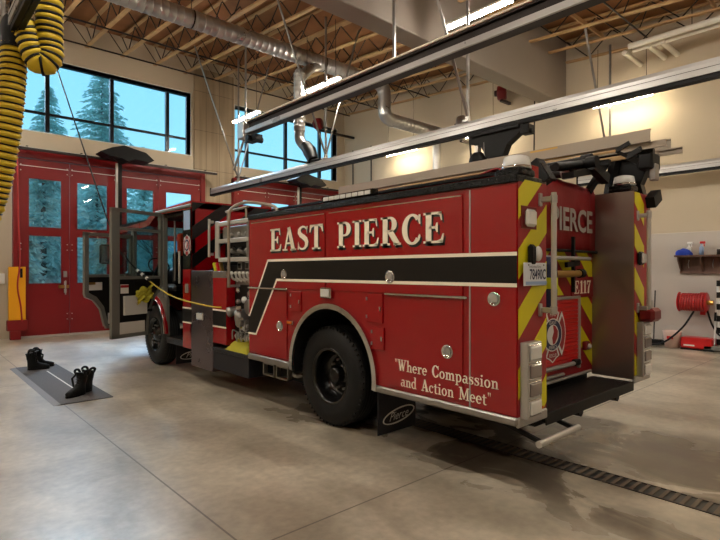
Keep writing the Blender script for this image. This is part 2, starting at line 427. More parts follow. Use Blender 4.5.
# ---------------------------------------------------------------- lettering
T, t = .19, .075
def rc(x0, y0, x1, y1): return [(x0, y0), (x1, y0), (x1, y1), (x0, y1)]
def vs(pts, w):
    """polyline stroke -> polygons; w number or list"""
    W = w if isinstance(w, (list, tuple)) else [w] * len(pts); L = []; R = []
    for i, p in enumerate(pts):
        a = pts[max(i - 1, 0)]; b = pts[min(i + 1, len(pts) - 1)]; dx, dy = b[0] - a[0], b[1] - a[1]; l = math.hypot(dx, dy) or 1
        nx, ny = -dy / l * W[i] / 2, dx / l * W[i] / 2
        L.append((p[0] + nx, p[1] + ny)); R.append((p[0] - nx, p[1] - ny))
    return [[L[i], L[i + 1], R[i + 1], R[i]] for i in range(len(pts) - 1)]
def arc(cx, cy, rx, ry, a0, a1, T_, t_, n=18):
    out = []
    for i in range(n):
        p = []
        for a in (a0 + (a1 - a0) * i / n, a0 + (a1 - a0) * (i + 1) / n):
            a = math.radians(a); p.append(((cx + rx * math.cos(a), cy + ry * math.sin(a)), (cx + (rx - T_) * math.cos(a), cy + (ry - t_) * math.sin(a))))
        out.append([p[0][0], p[1][0], p[1][1], p[0][1]])
    return out
S_PTS = [(.53, .74), (.50, .86), (.42, .94), (.31, .965), (.19, .93), (.115, .84), (.12, .72), (.2, .62), (.33, .54), (.46, .44), (.52, .32), (.50, .18), (.41, .07), (.29, .035), (.17, .06), (.09, .15), (.06, .3)]
S_W = [.03, .06, .075, .08, .1, .15, .18, .2, .2, .2, .18, .15, .1, .08, .075, .06, .03]
G = {
 'E': (.72, [rc(.08, 0, .08 + T, 1), rc(0, 1 - t, .6, 1), rc(0, 0, .64, t), rc(.2, .47, .42, .47 + t), [(.6, 1), (.42, 1 - t), (.54, .9), (.585, .72), (.62, .72)], [(.64, 0), (.68, .3), (.64, .3), (.58, .13), (.46, t)], [(.38, .505), (.44, .66), (.48, .66), (.48, .35), (.44, .35)]]),
 'I': (.4, [rc(.1, 0, .1 + T, 1), rc(0, 0, .38, t), rc(0, 1 - t, .38, 1)]),
 'T': (.7, [rc(.25, 0, .25 + T, 1), rc(.13, 0, .56, t), rc(.02, 1 - t, .67, 1), [(.02, 1), (.0, .7), (.04, .7), (.1, .87), (.2, 1 - t)], [(.67, 1), (.69, .7), (.65, .7), (.59, .87), (.49, 1 - t)]]),
 'A': (.8, vs([(.13, 0), (.38, 1)], .075) + vs([(.36, 1), (.63, 0)], [.16, .2]) + [rc(.2, .28, .55, .28 + t), rc(0, 0, .28, t), rc(.46, 0, .78, t)]),
 'S': (.62, vs(S_PTS, S_W) + [[(.53, .66), (.56, .97), (.52, .97), (.48, .86)], [(.06, .35), (.03, .02), (.07, .02), (.12, .14)]]),
 'P': (.68, [rc(.08, 0, .08 + T, 1), rc(0, 0, .36, t), rc(0, 1 - t, .38, 1), rc(.25, .44, .38, .44 + t)] + arc(.36, .72, .28, .28, -90, 90, T, t)),
 'R': (.78, [rc(.08, 0, .08 + T, 1), rc(0, 0, .36, t), rc(0, 1 - t, .38, 1), rc(.25, .46, .38, .46 + t), rc(.5, 0, .78, t)] + arc(.36, .73, .27, .27, -90, 90, T, t) + vs([(.36, .5), (.66, 0.02)], .2)),
 'C': (.72, arc(.37, .5, .37, .52, 42, 320, T, .085, 26) + [[(.60, .98), (.66, .98), (.66, .66), (.62, .66), (.57, .82)], [(.66, .3), (.62, .33), (.54, .14), (.66, .2)]]),
 'W': (1.0, vs([(.13, 1), (.32, 0)], .15) + vs([(.32, 0), (.5, .9)], .07) + vs([(.46, 1), (.66, 0)], .15) + vs([(.66, 0), (.86, 1)], .07) + [rc(.0, .93, .28, 1), rc(.36, .93, .6, 1), rc(.74, .93, .97, 1)]),
 'M': (.98, [rc(.1, 0, .16, 1), rc(.74, 0, .88, 1), rc(0, 0, .27, t), rc(.64, 0, .97, t), rc(0, .93, .2, 1), rc(.76, .93, .97, 1)] + vs([(.16, 1), (.48, .08)], .15) + vs([(.46, .05), (.78, 1)], .07)),
 'h': (.62, [rc(.08, 0, .2, 1), rc(0, 0, .28, .06), rc(0, .94, .14, 1), rc(.4, 0, .52, .45), rc(.34, 0, .6, .06)] + arc(.34, .42, .18, .2, 0, 150, .12, .08)),
 'e': (.54, arc(.26, .3, .25, .32, 0, 315, .12, .07) + [rc(.06, .29, .5, .35)]),
 'r': (.46, [rc(.08, 0, .2, .6), rc(0, 0, .3, .06), rc(0, .54, .14, .6)] + arc(.34, .42, .15, .19, 40, 160, .1, .1) + arc(.38, .52, .07, .07, 0, 360, .07, .07)),
 'o': (.58, arc(.27, .3, .26, .32, 0, 360, .12, .07)),
 'c': (.5, arc(.26, .3, .25, .32, 50, 315, .12, .07) + arc(.4, .48, .06, .06, 0, 360, .06, .06)),
 'm': (.94, [rc(.08, 0, .2, .6), rc(0, 0, .28, .06), rc(0, .54, .14, .6), rc(.38, 0, .5, .42), rc(.32, 0, .56, .06), rc(.7, 0, .82, .42), rc(.64, 0, .9, .06)] + arc(.33, .41, .17, .2, 0, 150, .12, .08) + arc(.64, .41, .18, .2, 0, 150, .12, .08)),
 'n': (.62, [rc(.08, 0, .2, .6), rc(0, 0, .28, .06), rc(0, .54, .14, .6), rc(.4, 0, .52, .42), rc(.34, 0, .6, .06)] + arc(.34, .41, .18, .2, 0, 150, .12, .08)),
 'p': (.62, [rc(.08, -.28, .2, .6), rc(0, -.28, .28, -.22), rc(0, .54, .14, .6)] + arc(.3, .3, .26, .32, -140, 140, .12, .07)),
 'a': (.56, [rc(.34, .04, .46, .45), rc(.4, 0, .54, .06)] + arc(.27, .42, .19, .2, 0, 150, .12, .07) + arc(.22, .18, .2, .19, 0, 360, .1, .06)),
 's': (.48, vs([(x * .72, y * .6) for x, y in S_PTS], [q * .72 for q in S_W]) + [rc(.36, .42, .4, .6), rc(.03, .0, .07, .2)]),
 'i': (.32, [rc(.08, 0, .2, .6), rc(0, 0, .28, .06), rc(0, .54, .14, .6)] + arc(.14, .82, .08, .08, 0, 360, .08, .08)),
 'd': (.62, [rc(.38, 0, .5, 1), rc(.44, 0, .58, .06), rc(.3, .94, .44, 1)] + arc(.27, .3, .26, .32, 40, 320, .12, .07)),
 't': (.42, [rc(.1, .1, .22, .78), rc(0, .54, .36, .6)] + arc(.27, .13, .17, .15, 180, 320, .12, .07)),
 '"': (.34, [[(.04, 1), (.13, 1), (.09, .7)], [(.2, 1), (.29, 1), (.25, .7)]]),
 '1': (.46, [rc(.15, 0, .15 + T, 1), rc(.04, 0, .45, t), [(.03, .8), (.15, .88), (.15, 1), (.2, 1)]]),
 '7': (.6, [rc(.03, .87, .56, 1), [(.03, 1), (.03, .68), (.07, .68), (.12, .87)]] + vs([(.5, .9), (.28, .45), (.22, 0)], [.1, .17, .2])),
 ' ': (.45, []),
}
def word(txt, space=.06):
    x = 0; out = []
    for ch in txt:
        a, ps = G[ch]
        out += [[(px + x, py) for px, py in p] for p in ps]; x += a + space
    return out, x - space
def put_polys(mb, polys, o, u, v, n, th, mt):
    for p in polys:
        ar = sum(p[i][0] * p[(i + 1) % len(p)][1] - p[(i + 1) % len(p)][0] * p[i][1] for i in range(len(p)))
        if abs(ar) > 1e-7: mb.prism(p, o, u, v, n, th, mt)
def put_word(mb, txt, o, u, v, n, width, height, th, mt, space=.06, skew=0.0):
    ps, w = word(txt, space); fx = width / w
    put_polys(mb, [[(a * fx + skew * b * height, b * height) for a, b in p] for p in ps], o, u, v, n, th, mt)
def put_font(mb, txt, o, u, v, n, width, height, th, mt, shear=0.0, bold=0.0):
    """built-in sans face, fitted in width x height"""
    cu = bpy.data.curves.new('tmp_text', 'FONT'); cu.body = txt; cu.shear = shear; cu.resolution_u = 3; cu.fill_mode = 'FRONT'; cu.offset = bold
    ob = bpy.data.objects.new('tmp_text', cu); COL.objects.link(ob)
    dg = bpy.context.evaluated_depsgraph_get(); me = bpy.data.meshes.new_from_object(ob.evaluated_get(dg))
    vv = [tuple(q.co[:2]) for q in me.vertices]; ff = [tuple(p.vertices) for p in me.polygons]
    bpy.data.objects.remove(ob); bpy.data.curves.remove(cu); bpy.data.meshes.remove(me)
    x0 = min(a for a, b in vv); x1 = max(a for a, b in vv); y0 = min(b for a, b in vv); y1 = max(b for a, b in vv)
    o, u, v, n = Vector(o), Vector(u), Vector(v), Vector(n)
    P = []
    for a, b in vv:
        a = (a - x0) / (x1 - x0) * width; b = (b - y0) / (y1 - y0) * height
        P.append(o + u * a + v * b + n * th)
    # faces may be wound either way after mapping
    sgn = u.cross(v).dot(n) > 0
    fs = []
    for f in ff:
        ar = sum(vv[f[i]][0] * vv[f[(i + 1) % len(f)]][1] - vv[f[(i + 1) % len(f)]][0] * vv[f[i]][1] for i in range(len(f)))
        fs.append(f if (ar > 0) == sgn else tuple(reversed(f)))
    mb.add(P, fs, mt)
# ================================================================ the hall
XL, XR, YF, YB, ZT = -6.0, 12.9, 15.15, -7.0, 8.4
def roofz(y): return 7.25 + .07 * (y - 10)          # underside of the joists
struct(MB().box(XL - .3, XR + .3, YB - .3, YF + .3, -.3, 0, 'floor').build('floor'))
# roof deck, pitched up towards the bay doors
c = MB()
c.prism([(YB - .3, roofz(YB) + .62), (YF + .3, roofz(YF) + .62), (YF + .3, roofz(YF) + .8), (YB - .3, roofz(YB) + .8)], (XL - .3, 0, 0), (0, 1, 0), (0, 0, 1), (1, 0, 0), XR - XL + .6, 'ply')
ceiling = struct(c.build('ceiling'))
def joist(x, y0, y1):
    m = MB()
    for off, wd, mt in ((0, .09, 'joist'), (.54, .09, 'joist')):
        m.bar((x, y0, roofz(y0) + .02 + off), (x, y1, roofz(y1) + .02 + off), wd, .04, mt)
    n = max(1, int((y1 - y0) / 1.0)); st = (y1 - y0) / n
    for i in range(n):
        a = y0 + i * st
        m.tube([(x, a, roofz(a) + .56), (x, a + st / 2, roofz(a + st / 2) + .03)], .014, 'dark_steel', 5, False)
        m.tube([(x, a + st / 2, roofz(a + st / 2) + .03), (x, a + st, roofz(a + st) + .56)], .014, 'dark_steel', 5, False)
    m.build('joist', ceiling)
for k in range(-7, 11):
    x = 3.8 + .9 * k
    if x > 0: joist(x, -.6, 6.25)
    joist(x, 6.8, 15.05)
for y in (7.6, 10.9, 13.2, 14.85):                   # cross bridging of the joists
    m = MB()
    m.tube([(-2.5, y, roofz(y) - .01), (XR, y, roofz(y) - .01)], .022, 'dark_steel', 6)
    for k in range(-7, 11):
        x = 3.8 + .9 * k
        if x < -1.9: continue
        m.tube([(x, y, roofz(y) + .0), (x + .45, y, roofz(y) + .58)], .012, 'dark_steel', 5, False)
        m.tube([(x + .45, y, roofz(y) + .58), (x + .9, y, roofz(y) + .0)], .012, 'dark_steel', 5, False)
    m.build('bridging', ceiling)
for y in (1.6, 4.2):
    m = MB()
    m.tube([(2.0, y, roofz(y) - .01), (XR, y, roofz(y) - .01)], .02, 'dark_steel', 6)
    for k in range(-1, 11):
        x = 3.8 + .9 * k
        m.tube([(x, y, roofz(y) + .0), (x + .45, y, roofz(y) + .58)], .012, 'dark_steel', 5, False)
    m.build('bridging', ceiling)
for y in (12.1, 9.0, 3.0, 5.3):                            # timber blocking between the joists
    m = MB()
    for k in range(-5, 10):
        x = 3.8 + .9 * k
        if y > 6 or x > 4: m.box(x + .06, x + .84, y - .02, y + .02, roofz(y) + .36, roofz(y) + .46, 'joist')
    m.build('blocking', ceiling)
bm_ = MB(); bm_.box(XL, XR, 6.3, 6.75, 5.98, roofz(6.3) + .63, 'beam', .015)
struct(bm_.build('beam'), 'large grey painted girder crossing under the ceiling to the right wall', 'beam')

# walls ----------------------------------------------------------
W1 = (2.3, 6.72, 5.2, 7.08); W2 = (8.22, 12.5, 5.08, 7.05)
D1 = (2.15, 7.1, 0, 4.66); D2 = (8.12, 12.9, 0, 4.66)
w = MB()
def fw(x0, x1, z0, z1, mt='wall'): w.box(x0, x1, YF, YF + .3, z0, z1, mt)
fw(XL, D1[0], 0, ZT); fw(D1[0], W1[0], D1[3], ZT); fw(W1[0], W1[1], D1[3], W1[2]); fw(W1[0], W1[1], W1[3], ZT)
fw(W1[1], D1[1], D1[3], ZT); fw(D1[1], D2[0], 0, ZT); fw(D2[0], W2[0], D2[3], ZT)
fw(W2[0], W2[1], D2[3], W2[2]); fw(W2[0], W2[1], W2[3], ZT); fw(W2[1], XR, D2[3], ZT)
struct(w.build('wall_front'))
struct(MB().box(6.82, 8.16, YF - .06, YF, 4.62, roofz(YF) + .3, 'board_concrete').box(7.16, 8.06, YF - .06, YF, 0, 4.62, 'board_concrete').build('trim_1'), 'board-marked concrete pilaster between the two high windows', 'pilaster')
struct(MB().box(XR, XR + .3, YB - .3, YF + .3, 0, ZT, 'wall').build('wall_right'))
struct(MB().box(XR - .03, XR, YB, YF, .1, 2.51, 'wall_low', .008).build('trim_2'), 'pale wainscot sheeting on the lower right wall', 'wainscot')
struct(MB().box(XR - .045, XR, YB, YF, 0, .1, 'black', .005).build('baseboard_right'))
struct(MB().box(XL - .3, XL, YB - .3, YF + .3, 0, ZT, 'wall').build('wall_left'))
struct(MB().box(XL - .3, XR + .3, YB - .3, YB, 0, ZT, 'wall').build('wall_back'))
# high windows
def window(name, x0, x1, z0, z1, mull, tr):
    f = MB(); b = .035
    f.box(x0, x1, YF + .2, YF + .28, z0, z0 + .04, 'frame_black'); f.box(x0, x1, YF + .2, YF + .3, z1 - .04, z1, 'frame_black')
    for x in (x0 + .02, x1 - .02): f.box(x - .02, x + .02, YF + .2, YF + .28, z0 + .06, z1 - .06, 'frame_black')
    xs = [x0 + .06]
    for x in mull: f.box(x - .05, x + .05, YF + .18, YF + .285, z0 + .06, z1 - .06, 'frame_black'); xs += [x - .05, x + .05]
    xs.append(x1 - .06)
    for i in range(0, len(xs), 2): f.box(xs[i], xs[i + 1], YF + .2, YF + .28, tr - .03, tr + .03, 'frame_black')
    o = struct(f.build(name))
    r = MB()
    r.box(x0 - .02, x0, YF - .004, YF + .3, z0 - .02, z1 + .02, 'reveal'); r.box(x1, x1 + .02, YF - .004, YF + .3, z0 - .02, z1 + .02, 'reveal')
    r.box(x0, x1, YF - .004, YF + .3, z1, z1 + .02, 'reveal'); r.box(x0, x1, YF - .004, YF + .3, z0 - .02, z0, 'reveal')
    r.build('window_reveal', o)
    MB().box(x0 + .05, x1 - .05, YF + .235, YF + .241, z0 + .05, z1 - .05, 'glass').build('window_pane', o)
window('window_1', *W1, (2.95, 4.52, 6.09), 5.73)
window('window_2', *W2, (8.78, 10.33, 11.85), 5.65)

# folding bay doors ----------------------------------------------
def bay_door(name, dx, xs, wins, lbl):
    fr = MB()
    x0, x1 = xs[0] - .1, xs[-1] + .14
    fr.box(x0 + dx, xs[0] + dx, 14.93, 15.13, 0, 4.6, 'door_red', .005); fr.box(xs[-1] + dx, x1 + dx, 14.93, 15.13, 0, 4.6, 'door_red', .005)
    fr.box(x0 + dx, x1 + dx, 14.95, 15.13, 4.46, 4.66, 'door_red', .005)
    root = struct(fr.build(name), lbl, 'bay door')
    for i in range(4):
        a, b = xs[i] + .006, xs[i + 1] - .006; wa, wb = wins[i]
        m = MB(); Y0, Y1 = 14.97, 15.05
        a += dx; b += dx; wa += dx; wb += dx
        m.box(a, wa, Y0, Y1, .05, 4.44, 'door_red'); m.box(wb, b, Y0, Y1, .05, 4.44, 'door_red')
        m.box(wa, wb, Y0, Y1, .05, 1.33, 'door_red'); m.box(wa, wb, Y0, Y1, 2.56, 2.74, 'door_red'); m.box(wa, wb, Y0, Y1, 3.98, 4.44, 'door_red')
        for z0, z1 in ((1.33, 2.56), (2.74, 3.98)):        # window beads
            for q in ((wa, wa + .02, z0, z1), (wb - .02, wb, z0, z1), (wa, wb, z0, z0 + .02), (wa, wb, z1 - .02, z1)):
                m.box(q[0], q[1], Y0 - .008, Y0 + .01, q[2], q[3], 'red_dark')
        leaf = m.build('door_leaf', root)
        MB().box(wa, wb, 15.0, 15.008, 1.33, 2.56, 'glass').box(wa, wb, 15.0, 15.008, 2.74, 3.98, 'glass').build('pane', leaf)
        MB().box(a + .02, b - .02, Y0 - .012, Y0, 4.262, 4.276, 'white').build('highlight_line', leaf)  # thin white strip paints a highlight across the leaf
        MB().box(a, b, Y0 - .01, Y1 + .01, .0, .05, 'alu').build('bottom_seal', leaf)
        hg = MB()
        for z in (.42, 2.2, 4.15):
            for sx in (-1, 1):
                for dz in (0, .14):
                    cx = (a + b) / 2 + sx * ((b - a) / 2 - .05)
                    hg.cyl((cx, Y0 - .012, z + dz), (cx, Y0, z + dz), .014, 'alu', 8)
            for sx in (-1, 1):
                cx = (a + b) / 2 + sx * ((b - a) / 2 - .012); hg.box(cx - .012, cx + .012, Y0 - .03, Y0, z - .04, z + .18, 'door_red')
        hg.build('hinge', leaf)
        if i == 0:
            MB().box(wb + .06, wb + .09, 14.9, 14.93, 1.05, 1.42, 'alu', .008).box(wb + .05, wb + .1, 14.93, 14.97, 1.1, 1.2, 'alu').box(wb + .05, wb + .1, 14.93, 14.97, 1.3, 1.4, 'alu').build('pull_handle', leaf)
            MB().box(wb - .08, wb + .16, 14.92, 14.97, 1.22, 1.3, 'brass', .01).build('latch', leaf)
            MB().box(wb + .03, wb + .11, 14.9, 14.97, 1.5, 1.66, 'steel', .01).build('lock_box', leaf)
    return root
XS = [2.25, 3.38, 4.54, 5.68, 6.96]
WN = [(2.46, 3.20), (3.54, 4.30), (4.78, 5.54), (5.88, 6.68)]
bay_door('door_1', 0, XS, WN, 'red four-leaf folding bay door in front of the engine cab')
bay_door('door_2', 5.93, XS, WN, 'red four-leaf folding bay door behind the pump panel')
# head track and its centre operator
def head_track(dx, lbl):
    m = MB(); m.box(2.1 + dx, 7.35 + dx, 14.66, 14.80, 4.62, 4.66, 'dark_steel').box(2.1 + dx, 7.35 + dx, 14.655, 14.665, 4.66, 4.675, 'alu').box(2.1 + dx, 7.35 + dx, 14.64, 14.66, 4.60, 4.66, 'dark_steel')  # thin pale strip stands in for the highlight on the dark bar
    r = thing('door_track', lbl, 'door track', (4.7 + dx, 14.75, 4.6))
    m.build('rail', r)
    b = MB()
    for x in (2.4, 3.6, 5.8, 7.0): b.box(x - .02 + dx, x + .02 + dx, 14.7, 15.13, 4.66, 4.71, 'dark_steel')
    b.build('bracket', r)
head_track(0, 'horizontal steel track above the left bay door')
head_track(5.93, 'horizontal steel track above the bay door behind the engine')
def operator(dx, lbl):
    r = thing('door_operator', lbl, 'door operator', (4.5 + dx, 14.45, 3.2))
    m = MB()
    pr = [(-.62, 4.70), (-.34, 4.84), (-.05, 4.93), (.08, 4.90), (.5, 4.82), (.72, 4.64), (.62, 4.58), (.2, 4.60), (.05, 4.52), (-.12, 4.6), (-.45, 4.62)]
    m.prism(pr, (4.5 + dx, 14.55, 0), (1, 0, 0), (0, 0, 1), (0, -1, 0), .5, 'black')
    m.box(4.3 + dx, 4.75 + dx, 14.1, 14.6, 4.72, 4.86, 'motor_black', .03)
    m.build('cover', r)
    MB().box(4.405 + dx, 4.46 + dx, 14.6, 14.66, .05, 4.55, 'alu', .004).build('post', r)
    MB().box(4.46 + dx, 4.56 + dx, 14.6, 14.68, .05, 4.6, 'black', .004).build('centre_strip', r)
    MB().tube(smooth_path([(4.0 + dx, 14.4, 4.68), (4.2 + dx, 14.3, 4.6), (4.4 + dx, 14.45, 4.55)]), .012, 'black', 6).tube([(4.3 + dx, 14.3, 4.72), (4.3 + dx, 14.3, 4.6), (4.9 + dx, 14.3, 4.6)], .014, 'dark_steel', 6).build('linkage', r)
operator(0, 'black folded operator cover and post at middle of the left bay door')
op2 = operator(5.93, 'black operator cover and arms over the middle of bay door behind engine')

# outside ---------------------------------------------------------
struct(MB().box(-20, 45, YF + .3, 60, -.25, -.05, 'asphalt').box(-80, 120, 24, 400, -.45, -.045, 'grass').build('ground_outside'))
hm = MB(); pts = []
hh = [(60, 30), (100, 52), (140, 44), (190, 64), (240, 58), (300, 48), (360, 30)]
pr = [(-150, 0)] + [(-100, 24), (-30, 36), (20, 32)] + hh + [(420, 0)]
hm.prism(pr, (0, 395, -1), (1, 0, 0), (0, 0, 1), (0, 1, 0), 60, 'hill')
struct(hm.build('distant_hill'), 'low blue hill far beyond the second high window', 'hill')
def conifer(x, y, h, r, lbl, seed):
    R_ = random.Random(seed)
    root = thing('conifer', lbl, 'tree', (x, y, 0), 'conifers beyond the bay doors')
    MB().tube([(x, y, -.05), (x, y, h * .96)], .1, 'bark', 8, rad=[.16, .02]).build('trunk', root)
    m = MB(); V = []; F_ = []
    n = int(h * 34)
    for i in range(n):
        z = h * (.1 + .9 * (i / n)); L_ = r * (1 - (z / h)) ** .8 * R_.uniform(.75, 1.2) + .15; a = R_.uniform(0, 2 * PI)
        d = Vector((math.cos(a), math.sin(a), 0)); sd = Vector((-d.y, d.x, 0)); steps = max(3, int(L_ / .22))
        for s_ in range(steps):
            tt = (s_ + .6) / steps; p = Vector((x, y, z)) + d * L_ * tt + Vector((0, 0, .12 * L_ * math.sin(tt * 3) - .2 * L_ * tt))
            for q in (-1, 1, 0):
                k = len(V); wd = .3 * (1.15 - tt) * min(1, L_) + .07
                tip = p + sd * q * wd + d * .22 + Vector((0, 0, -R_.uniform(.0, .22)))
                o_ = Vector((R_.uniform(-.05, .05), R_.uniform(-.05, .05), R_.uniform(.03, .1)))
                V += [p + o_, p - d * .1 - o_ * .3, tip]; F_.append((k, k + 1, k + 2))
    m.add(V, F_, 'needles'); m.build('foliage', root)
tl = [(10.0, 36, 15.2, 3.9, 'tall conifer whose tip stands in the middle of the left high window'),
      (8.9, 46, 16.0, 4.0, 'conifer left of the tall one, seen by the left high window'),
      (16.2, 46, 12.5, 3.0, 'conifer reaching the lower panes right of the tall conifer'),
      (4.1, 22, 6.8, 2.4, 'bushy conifer filling the windows of the leftmost door leaf'),
      (7.0, 26, 7.6, 2.6, 'conifer behind the windows of the second door leaf from the left'),
      (3.0, 18.6, 2.8, .9, 'small conifer near the leftmost door leaf'),
      (11.1, 30, 5.6, 1.7, 'short conifer behind the windows of the third door leaf'),
      (12.3, 27, 4.6, 1.7, 'short conifer behind the rightmost leaf of left bay door'),
      (5.4, 18.2, 3.5, 1.0, 'low conifer between the two left door leaves')]
for i, a in enumerate(tl): conifer(*a, seed=40 + i)
# bare young tree
bt = MB(); R_ = random.Random(5)
def branch(p, d, L_, r_, k):
    q = p + d * L_; bt.tube([p, q], r_, 'bark', 5, False, rad=[r_, r_ * .6])
    if k:
        for _ in range(3):
            nd = (d + Vector((R_.uniform(-.6, .6), R_.uniform(-.6, .6), R_.uniform(-.1, .5)))).normalized(); branch(p + d * L_ * R_.uniform(.6, 1), nd, L_ * .68, r_ * .6, k - 1)
branch(Vector((9.3, 24.2, -.05)), Vector((0, 0, 1)), 1.9, .06, 4)
tag(bt.build('bare_tree'), 'thin leafless tree behind the window of the third door leaf', 'tree')
# parked car far outside? none seen -> nothing

# ================================================================ overhead services
def exhaust_rail(x, y0, y1, zt, sup, lbl, grp='vehicle exhaust rails under the ceiling'):
    r = thing('exhaust_rail', lbl, 'exhaust rail', (x, (y0 + y1) / 2, zt - .2), grp)
    m = MB(); h = .17
    # channel profile open below with sealing lips
    P_ = [(-.07, 0), (-.07, .12), (-.045, .17), (.045, .17), (.07, .12), (.07, 0), (.055, 0), (.055, .11), (-.055, .11), (-.055, 0)]
    m.prism(P_, (x, y0, zt - h), (1, 0, 0), (0, 0, 1), (0, 1, 0), y1 - y0, 'alu_rail')
    m.box(x - .074, x - .07, y0, y1, zt - .10, zt - .095, 'dark_steel')
    m.build('rail_profile', r)
    MB().box(x - .05, x - .004, y0 + .01, y1 - .01, zt - .225, zt - h + .002, 'black').box(x + .004, x + .05, y0 + .01, y1 - .01, zt - .225, zt - h + .002, 'black').build('rubber_lip', r)
    for y in (y0, y1): MB().box(x - .08, x + .08, y - .02, y + .02, zt - .23, zt + .01, 'black', .008).build('end_cap', r)
    for y in sup:
        MB().box(x - .09, x + .09, y - .05, y + .05, zt, zt + .025, 'steel').box(x - .03, x + .03, y - .03, y + .03, zt + .02, zt + .1, 'steel').build('clamp', r)
        zz = roofz(y) + .04
        MB().cyl((x, y, zt + .05), (x, y, zz), .026, 'steel_dull', 10).build('drop_rod', r)
        zb = zz if y > 6.3 else zz
        MB().bar((x, y, zt + .08), (x - 1.25, y + .02, zb), .045, .02, 'steel_dull').build('brace', r)
        if y > 6: MB().bar((x, y, zt + .08), (x + .95, y - .02, zz), .045, .02, 'steel_dull').build('brace', r)
    return r
exhaust_rail(7.0, .2, 14.25, 4.1, (1.3, 5.09, 8.85, 12.7), 'long aluminium exhaust rail passing above the fire engine')
exhaust_rail(12.4, -2, 5.75, 3.95, (1.6, 5.0), 'exhaust rail along the right wall beyond the ladders')
exhaust_rail(.9, 4.4, 14.2, 4.25, (6.9, 12.7), 'exhaust rail at top left carrying the yellow hose')

# grey lighting / cable trunking beam above the main rail
r = thing('cable_trunking', 'long grey steel channel with a motor at its end, above the main rail', 'steel channel', (6.2, 6, 4.8))
m = MB()
m.prism([(-.09, 0), (.09, 0), (.09, .05), (.03, .05), (.03, .24), (.09, .24), (.09, .28), (-.09, .28), (-.09, .24), (-.03, .24), (-.03, .05), (-.09, .05)], (6.2, -.5, 4.87), (1, 0, 0), (0, 0, 1), (0, 1, 0), 11.2, 'dark_steel')
m.box(6.07, 6.11, -.5, 10.7, 4.87, 4.96, 'alu_rail'); m.box(6.08, 6.13, -.5, 10.7, 5.14, 5.17, 'cream')  # cream strip paints the lamplight caught by the top flange
m.build('channel', r)
MB().box(6.05, 6.35, 10.75, 11.05, 4.78, 5.2, 'alu', .02).build('motor_box', r)
MB().cyl((6.0, 10.5, 4.72), (6.4, 10.5, 4.72), .07, 'motor_black', 14).box(6.1, 6.3, 10.3, 10.75, 4.66, 4.8, 'motor_black', .01).build('trolley', r)
for y in (2.5, 6.0, 10.9):
    MB().bar((6.2, y, 5.15), (6.2, y, roofz(y) + .03), .05, .03, 'steel_dull').build('hanger', r)
MB().bar((6.2, 10.9, 4.9), (6.1, 11.3, 4.1), .04, .04, 'steel_dull').build('strut', r)

# spiral duct with its drops
r = thing('spiral_duct', 'large round galvanised duct running under the joists', 'duct', (8, 10.1, 6.5))
m = MB(); x = -1.0
prof = []
xx = -2.0
while xx < 9.8:
    prof += [(xx, .18), (xx + .12, .18), (xx + .125, .188), (xx + .14, .188), (xx + .145, .18)]; xx += .15
m.rev(prof, (0, 10.1, 6.80), (1, 0, 0), 'galv', 28)
m.build('duct_run', r)
MB().tube(smooth_path([(9.75, 10.1, 6.80), (9.95, 10.1, 6.74), (10.05, 10.1, 6.55), (10.05, 10.1, 6.15), (10.11, 10.1, 5.95), (10.3, 10.1, 5.88)], 6), .18, 'galv', 24).build('elbow', r)
prof = []; xx = 10.25
while xx < 12.8:
    prof += [(xx, .18), (xx + .12, .18), (xx + .125, .188), (xx + .14, .188), (xx + .145, .18)]; xx += .15
MB().rev(prof, (0, 10.1, 5.88), (1, 0, 0), 'galv', 28).build('duct_run', r)
for x in (1.5, 4.5, 7.9, 9.8): MB().rev([(-.015, .19), (.015, .19)], (x, 10.1, 6.80), (1, 0, 0), 'dark_steel', 24).tube([(x, 10.1, 6.98), (x, 10.1, 7.3)], .008, 'dark_steel', 6).build('hanger_strap', r)
# vertical drop to the main rail
r = thing('duct_drop', 'vertical galvanised branch duct with black nozzle on the main rail', 'branch duct', (7.05, 10.05, 4.1))
MB().tube(smooth_path([(7.75, 10.1, 6.70), (7.45, 10.02, 6.55), (7.15, 9.98, 6.25)], 5), .12, 'galv', 16).build('branch', r)
m = MB(); prof = []; zz = 4.95
while zz < 6.3: prof += [(zz, .135), (zz + .08, .135), (zz + .085, .14), (zz + .095, .14), (zz + .1, .135)]; zz += .105
m.rev(prof, (7.08, 9.95, 0), (0, 0, 1), 'galv', 20); m.build('riser', r)
MB().box(6.98, 7.18, 9.85, 10.05, 6.2, 6.42, 'galv', .05).build('damper', r)
MB().tube(smooth_path([(7.08, 9.95, 5.0), (7.08, 9.93, 4.75), (7.1, 9.75, 4.55), (7.08, 9.6, 4.45)], 6), .12, 'steel_dull', 16, rad=None).build('flex_hose', r)
MB().tube([(7.09, 9.70, 4.56), (7.06, 9.52, 4.40), (7.0, 9.3, 4.14)], .12, 'black', 14, rad=[.135, .16, .12]).box(6.93, 7.07, 9.05, 9.5, 4.1, 4.16, 'black', .02).build('nozzle', r)
r = thing('duct_drop', 'grey vertical pipe dropping from the duct by the right wall', 'branch duct', (12.3, 10.1, 3.2))
MB().cyl((12.3, 10.1, 3.3), (12.3, 10.1, 5.7), .12, 'galv', 18).build('riser', r)
MB().rev([(0, .125), (.08, .14), (.16, .125)], (12.3, 10.1, 4.4), (0, 0, 1), 'dark_steel', 18).build('collar', r)
